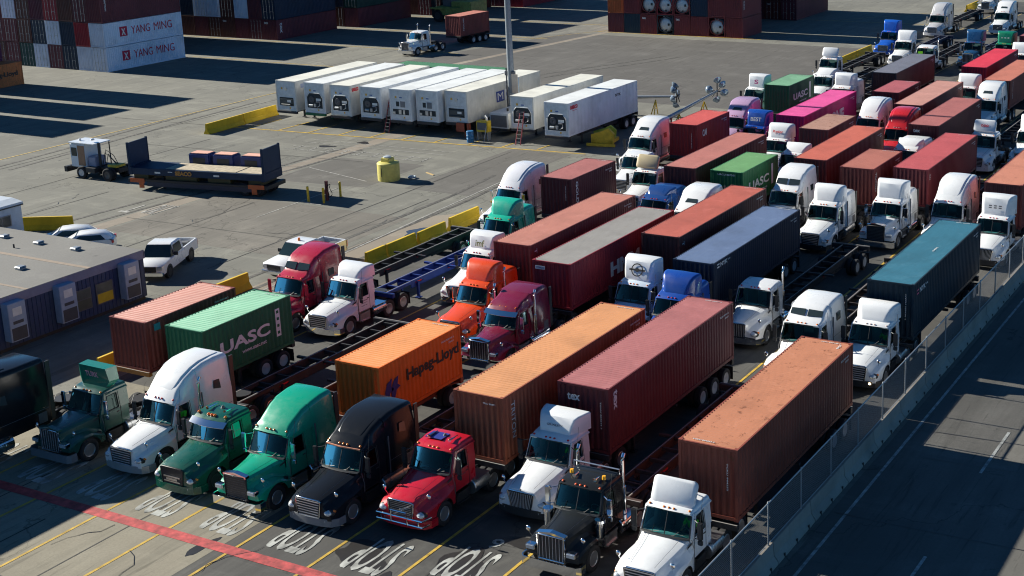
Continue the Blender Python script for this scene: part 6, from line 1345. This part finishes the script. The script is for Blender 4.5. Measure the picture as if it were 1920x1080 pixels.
# ---------------- pickups and cars
def lofted(st, ):
    return MB().loft([[(w*s_, y, z) for s_, w, z in [(1, a[1], a[3]), (1, a[1], (a[3]+a[4])/2), (1, a[2], a[4]-.06), (1, a[2]-.08, a[4])]]+[(-w*s_, y, z) for s_, w, z in [(1, a[2]-.08, a[4]), (1, a[2], a[4]-.06), (1, a[1], (a[3]+a[4])/2), (1, a[1], a[3])]] for a in st for y in (a[0],)])
def pickup(x, y, rz, label, col=WH, beac=False):
    t = small('pickup_truck', label, 'pickup truck', (x, y, 0), rz, 'white pickup trucks')
    P = paint(col)
    part(t, 'body', ('pkbody',), lambda: MB().loft([[(s*w, yy, z) for s, w, z in ((1, w1, .45), (1, w1+.02, .8), (1, w1, zt-.05), (1, w1-.1, zt), (-1, w1-.1, zt), (-1, w1, zt-.05), (-1, w1+.02, .8), (-1, w1, .45))] for yy, w1, zt in ((0, .82, .98), (.12, .95, 1.05), (1.35, .98, 1.15), (3.5, .98, 1.17), (3.52, .98, 1.17))]), P, smooth=.5)
    bed = part(t, 'bed', ('pkbed',), lambda: MB().box(-.99, -.86, 3.53, 5.7, .5, 1.2).box(.86, .99, 3.53, 5.7, .5, 1.2).box(-.99, .99, 5.6, 5.72, .5, 1.2).box(-.86, .86, 3.53, 3.6, .5, 1.2), P, smooth=0, bevel=.02)
    part(bed, 'bed_liner', ('pkliner',), lambda: MB().box(-.86, .86, 3.6, 5.6, .55, .72), M_DRK, smooth=0)
    part(bed, 'cargo', ('pkcargo',), lambda: MB().box(-.7, .2, 3.8, 4.4, .72, 1.3).box(.2, .7, 4.7, 5.2, .72, 1.15), M_GRY, smooth=0, bevel=.03)
    part(t, 'cab', ('pkcab',), lambda: MB().loft([[(s*w, yy, z) for s, w, z in ((1, .95, 1.12), (1, tw, zt-.08), (1, tw-.08, zt), (-1, tw-.08, zt), (-1, tw, zt-.08), (-1, .95, 1.12))] for yy, tw, zt in ((1.98, .80, 1.84), (2.2, .80, 1.9), (3.2, .80, 1.9), (3.5, .80, 1.8))]), P, smooth=.5)
    G = simple('car_glass', (.02, .04, .045), .06)
    part(t, 'windshield', ('pkws',), lambda: MB().add([(-.9, 1.42, 1.16), (.9, 1.42, 1.16), (.78, 2.0, 1.83), (-.78, 2.0, 1.83), (-.93, 1.98, 1.12), (.93, 1.98, 1.12)], [(0, 1, 2, 3), (0, 3, 4), (1, 5, 2)]), G, smooth=0)
    for s in (1, -1):
        part(t, 'side_window', ('pksw', s), lambda s=s: MB().add([(s*.955, 1.9, 1.22), (s*.955, 3.2, 1.22), (s*.83, 3.2, 1.76), (s*.83, 2.1, 1.76)], [(0, 1, 2, 3)]), G, smooth=0)
        part(t, 'headlight', ('pkhl', s), lambda s=s: MB().box(*sorted((s*.55, s*.9)), -.02, .1, .72, .95), M_LENS, smooth=0, bevel=.02)
        part(t, 'mirror', ('pkm', s), lambda s=s: MB().box(*sorted((s*1.0, s*1.25)), 1.75, 1.85, 1.2, 1.42), M_BLK, smooth=0, bevel=.02)
        part(t, 'tail_light', ('pktl', s), lambda s=s: MB().box(*sorted((s*.88, s*.99)), 5.7, 5.74, .75, 1.15), M_RED, smooth=0)
        for yy in (.95, 4.5): wheel(t, s*.86, yy, False, M_RIM, r=.39); part(t, 'wheel_arch', ('pkarch', s), lambda s=s: MB().cyl((s*.82, 0, .42), (s*1.005, 0, .42), .46, n=20), M_BLK, loc=(0, yy, 0))
    part(t, 'grille', ('pkgr',), lambda: MB().box(-.52, .52, -.03, .05, .62, .95), M_BLK, smooth=0)
    part(t, 'bumper', ('pkbp',), lambda: MB().box(-.95, .95, -.12, .08, .38, .6), M_CHR, smooth=0, bevel=.03)
    if beac: part(t, 'beacon', None, MB().cyl((0, 2.4, 1.9), (0, 2.4, 2.08), .09, .07), M_AMB)
pickup(-66.95, 58.5, R(24.7), 'white pickup truck with grey cargo in its bed, right of the blue office')
pickup(-59.95, 62.0, 0, 'white pickup truck with a roof beacon, half hidden by the crimson sleeper tractor', beac=True)
def car(x, y, rz, label):
    t = small('small_car', label, 'car', (x, y, 0), rz, 'small white cars behind the office'); P = paint(WH); G = simple('car_glass', (.02, .04, .045), .06)
    part(t, 'body', ('carbody',), lambda: MB().loft([[(s*w, yy, z) for s, w, z in ((1, w1, .3), (1, w1+.03, .6), (1, w1-.04, zt), (-1, w1-.04, zt), (-1, w1+.03, .6), (-1, w1, .3))] for yy, w1, zt in ((0, .7, .7), (.2, .82, .82), (1.1, .87, .98), (3.6, .87, 1.0), (3.95, .78, .9))]), P, smooth=.8)
    part(t, 'roof', ('carroof',), lambda: MB().loft([[(s*w, yy, z) for s, w, z in ((1, .82, .97), (1, tw, zt-.05), (1, tw-.1, zt), (-1, tw-.1, zt), (-1, tw, zt-.05), (-1, .82, .97))] for yy, tw, zt in ((1.0, .7, 1.02), (1.75, .66, 1.42), (2.6, .66, 1.47), (3.4, .64, 1.38), (3.85, .6, 1.02))]), P, smooth=.6)
    for s in (1, -1):
        part(t, 'side_window', ('carsw', s), lambda s=s: MB().add([(s*.83, 1.35, 1.0), (s*.83, 3.5, 1.02), (s*.70, 3.2, 1.33), (s*.70, 1.9, 1.35)], [(0, 1, 2, 3)]), G, smooth=0)
        for yy in (.75, 3.2): wheel(t, s*.76, yy, False, M_RIM, r=.31)
        part(t, 'tail_light', ('cartl', s), lambda s=s: MB().box(*sorted((s*.6, s*.82)), 3.85, 3.98, .75, .95), M_RED, smooth=0)
    part(t, 'windshield', ('carws',), lambda: MB().add([(-.72, 1.08, 1.03), (.72, 1.08, 1.03), (.6, 1.7, 1.4), (-.6, 1.7, 1.4)], [(0, 1, 2, 3)]), G, smooth=0)
car(-77.4, 60.0, R(-48), 'small white hatchback behind the office roof, nearer to the pickup'); car(-79.5, 60.4, R(-48), 'small white hatchback next to the yellow barrier behind the office')

# ---------------- terminal tractor and flat racks
RZ = -R(79.6)
t = small('terminal_tractor', 'white terminal tractor with exhaust post, pulling the flat racks', 'terminal tractor', (-95.4, 77.3, 0), -R(87))
TW = paint((.60, .66, .72)); CW = simple('car_glass', (.02, .04, .045), .06)
part(t, 'cab', None, MB().loft([[(x, y, z) for x, z in ((-.95, .85), (.75, .85), (.75, 2.7), (.65, 2.82), (-.85, 2.82), (-.95, 2.7))] for y in (.35, 2.0)]), TW, smooth=0, bevel=.04)
part(t, 'roof', None, MB().box(-1.0, .85, .3, 3.1, 2.82, 2.9), paint(WH), smooth=0, bevel=.02)
for s, x in ((1, .76), (-1, -.96)):
    part(t, 'side_window', None, MB().box(min(x, x+s*.01), max(x, x+s*.01), .5, 1.1, 1.75, 2.45), CW, smooth=0)
    part(t, 'door', None, MB().box(min(x, x+s*.02), max(x, x+s*.02), 1.2, 1.95, 1.0, 2.65), simple('cab_door_brown', (.30, .16, .09), .5), smooth=0)
part(t, 'windshield', None, MB().box(-.85, .65, .33, .345, 1.6, 2.6), CW, smooth=0)
part(t, 'bumper', None, MB().box(-1.1, 1.1, -.15, .2, .45, .9).tube([(-1, -.2, .9), (-1, -.2, 1.5)], .04, 6), M_BLK, smooth=0, bevel=.03)
part(t, 'frame', None, MB().box(-.45, .45, .2, 5.2, .6, .95).box(-1.1, 1.1, 2.2, 3.2, .55, .95), M_DRK, smooth=0, bevel=.02)
part(t, 'engine_cover', None, MB().box(-.5, .6, 2.05, 2.9, .95, 1.75), simple('engine_blue_grey', (.25, .28, .4), .5), smooth=0, bevel=.05)
part(t, 'exhaust_post', None, MB().tube([(.3, 3.1, .9), (.3, 3.1, 2.9)], .11, 8).tube([(-.8, 3.1, .9), (-.8, 3.1, 2.8)], .05, 6), M_BLK)
part(t, 'fifth_wheel', None, MB().box(-.5, .5, 4.0, 5.0, 1.0, 1.2), M_YEL, smooth=0, bevel=.03)
part(t, 'air_hose', None, MB().tube([(0, 3.3, 1.0), (0, 3.5, 2.3), (0, 4.3, 1.9), (0, 4.7, 1.2)], .03, 5).tube([(.2, 3.2, 1.0), (.2, 3.6, 2.1), (.1, 4.2, 1.6), (.1, 4.6, 1.2)], .03, 5).tube([(-.2, 3.2, 1.0), (-.2, 3.5, 1.9), (-.1, 4.2, 1.4), (-.1, 4.5, 1.2)], .03, 5), M_WIRE)
part(t, 'beacon', None, MB().cyl((.1, .9, 2.9), (.1, .9, 3.1), .09).ball((.2, 2.4, 3.1), (.2, .12, .1), 10, 6), simple('white_lamp', (.7, .7, .7), .3))
for s in (1, -1): wheel(t, s*.98, 1.7, False, M_RIMW, r=.5); wheel(t, s*1.0, 4.5, True, M_RIMD, r=.52)
FR = cpaint((.008, .026, .065), .15, .6)
def frack_base():
    m2 = MB()
    for s in (1, -1): m2.box(*sorted((s*1.19, s*1.1)), .2, 12.0, .05, .55)
    for i in range(16): m2.box(-1.1, 1.1, .3+i*.76, .42+i*.76, .08, .5)
    return m2.box(-1.1, 1.1, .3, 11.9, .5, .56).box(-1.219, 1.219, 0, .3, 0, .62).box(-1.219, 1.219, 11.89, 12.19, 0, .62)
ox, oy = -87.2, 76.45
def flatrack(z, label, panels=False):
    t = small('flat_rack', label, 'flat rack', (ox, oy, z), RZ)
    part(t, 'base', ('frbase',), frack_base, FR, smooth=0)
    if panels:
        for y in (.02, 12.0):
            part(t, 'end_panel', ('frpan',), lambda: MB().box(-1.21, 1.21, 0, .15, .62, 2.5).box(-1.219, -1.1, -.02, .17, .6, 2.56).box(1.1, 1.219, -.02, .17, .6, 2.56), FR, loc=(0, y, 0), smooth=0, bevel=.02)
        part(t, 'wood_floor', None, MB().box(-1.0, 1.0, 3.3, 9.5, .56, .585).box(-1.0, 1.0, 9.65, 11.8, .56, .585), simple('pale_wood', (.50, .42, .30), .8, var=.3), smooth=0)
        lettering(t, 'SEACO', simple('dull_orange_lettering', (.50, .24, .05), .7), (1.225, 5.0, .3), (0, 1, 0), (0, 0, 1), 1.5, .34, .05)
        part(t, 'sticker', None, MB().box(1.2, 1.225, 2.4, 2.9, .2, .34).box(1.2, 1.225, 7.7, 8.2, .2, .34).box(1.2, 1.225, 3.6, 4.0, .34, .4), M_WHT, smooth=0)
flatrack(1.2, 'flat rack with upright dark blue end panels and a pale wooden floor', True)
for k, yy in enumerate((3.9, 6.1, 8.6)):
    t = thing('machine_unit', ['leftmost', 'middle', 'rightmost'][k]+' of three royal blue machine boxes on the flat rack', 'machine', (0, 0, 0), 0, 'blue machine boxes on the flat rack')
    t.location = Matrix.Translation((ox, oy, 0)) @ Matrix.Rotation(RZ, 4, 'Z') @ Vector((-1.7, yy, 1.1)); t.rotation_euler = (0, 0, RZ)
    part(t, 'housing', ('mu_h',), lambda: MB().box(-.5, .6, 0, 1.9, 0, 1.45), simple('royal_blue_plastic', (.010, .028, .15), .45), smooth=0, bevel=.08)
    part(t, 'panel', ('mu_p',), lambda: MB().box(.59, .615, .4, 1.5, .5, 1.15), M_BLK, smooth=0)
    part(t, 'top_cover', ('mu_t',), lambda: MB().box(-.4, .5, .15, 1.75, 1.44, 1.5), simple('pale_orange_cover', (.75, .40, .30), .6), smooth=0, bevel=.02)
t = small('container_chassis', 'long dark terminal chassis with orange corner plates under the flat racks', 'trailer', (ox, oy, 0), RZ)
part(t, 'frame', None, MB().box(-.6, -.5, .2, 12.2, .6, .88).box(.5, .6, .2, 12.2, .6, .88).box(-1.25, 1.25, -.1, .2, .6, .9).box(-1.25, 1.25, 12.1, 12.4, .6, .9).box(1.16, 1.24, 0, 12.3, .72, .88).box(-1.24, -1.16, 0, 12.3, .72, .88), M_DRK, smooth=0)
for ya_, yb_ in ((.3, 1.6), (3.2, 6.0), (7.0, 9.0), (10.6, 11.8)): part(t, 'bolster', None, MB().box(-1.0, 1.0, ya_, yb_, .88, 1.2), simple('olive_steel', (.07, .06, .02), .7), smooth=0)
part(t, 'side_panel', None, MB().box(1.1, 1.2, 1.6, 11.0, .35, .7), simple('navy_side', (.012, .02, .05), .5), smooth=0)
OC = simple('orange_paint', (.55, .12, .03), .6)
for y0, y1, y2 in ((.1, 1.4, .9), (10.7, 12.1, 11.0)): part(t, 'guide_plate', None, MB().box(1.25, 1.28, y0, y1, .62, .95).box(1.25, 1.28, y2, y2+.45, .2, .62), OC, smooth=0)
for yy in (10.2, 11.4):
    for s in (1, -1): wheel(t, s*.95, yy, True, M_RIMD, r=.5)
for s in (1, -1): part(t, 'landing_leg', ('chleg',), ch_leg, M_DRK, loc=(s*.62, 2.7, 0), smooth=0)
# ---------------- white classic tractor with red container driving in the yard
rz = R(-3)
def off(x, y, rz, ly): return (x-math.sin(rz)*ly, y+math.cos(rz)*ly)
T(-108.9, 138.4, 'white classic tractor with two upright stacks driving past the stacks, top centre', WH, 'classic', 'day', None, 'vbar', bumper='chrome', stacks=2, rot=rz, group=None, lod=1, lights=M_RED)
px, py = off(-108.9, 138.4, rz, 9.6)
container(px, py, 1.25, C20, S, (.22, .05, .045), 'red brown 20 foot container pulled by the white classic tractor, top centre', roof=(.52, .18, .13), rot=rz, texts=[('Rv', 'TRITON', .7, 1.5, 1.6, .22)], group=None)
px2, py2 = off(-108.9, 138.4, rz, 6.2)
chassis(px, py, C20, 'three axle chassis under the red brown container, top centre', BK, 3, rot=rz, group=None)
part(None, 'x', None, MB(), M_DRK) if False else None
# ---------------- yellow green container handler
t = small('container_handler', 'big yellow green container handler in shade at the top edge', 'container handler', (-127.0, 169.0, 0), R(-95))
YGM = simple('handler_yellow_green', (.32, .36, .10), .5, var=.3)
part(t, 'body', None, MB().box(-1.7, 1.7, 1.5, 7.5, 1.0, 2.2).box(-1.9, 1.9, 6.5, 8.6, 1.1, 3.2), YGM, smooth=0, bevel=.12)
part(t, 'engine_hood', None, MB().box(-1.0, 1.0, 4.2, 6.6, 2.2, 3.0), YGM, smooth=0, bevel=.1)
part(t, 'cab', None, MB().box(-.8, .8, 2.4, 4.0, 2.2, 4.2), M_GRY, smooth=0, bevel=.08)
part(t, 'mast', None, MB().box(-1.2, -.9, .6, 1.2, .6, 9).box(.9, 1.2, .6, 1.2, .6, 9).box(-1.2, 1.2, .7, 1.1, 4.0, 4.5), M_DRK, smooth=0)
part(t, 'spreader', None, MB().box(-6.0, 6.0, -.2, .5, 5.6, 6.2), YGM, smooth=0, bevel=.05)
part(t, 'fender', None, MB().box(-2.1, -1.3, 1.0, 3.4, 1.9, 2.1).box(1.3, 2.1, 1.0, 3.4, 1.9, 2.1), YGM, smooth=0)
for s in (1, -1): wheel(t, s*1.7, 2.2, True, M_RIMD, r=.9); wheel(t, s*1.5, 7.2, False, M_RIMD, r=.8)
# truck of the black lane: door sign
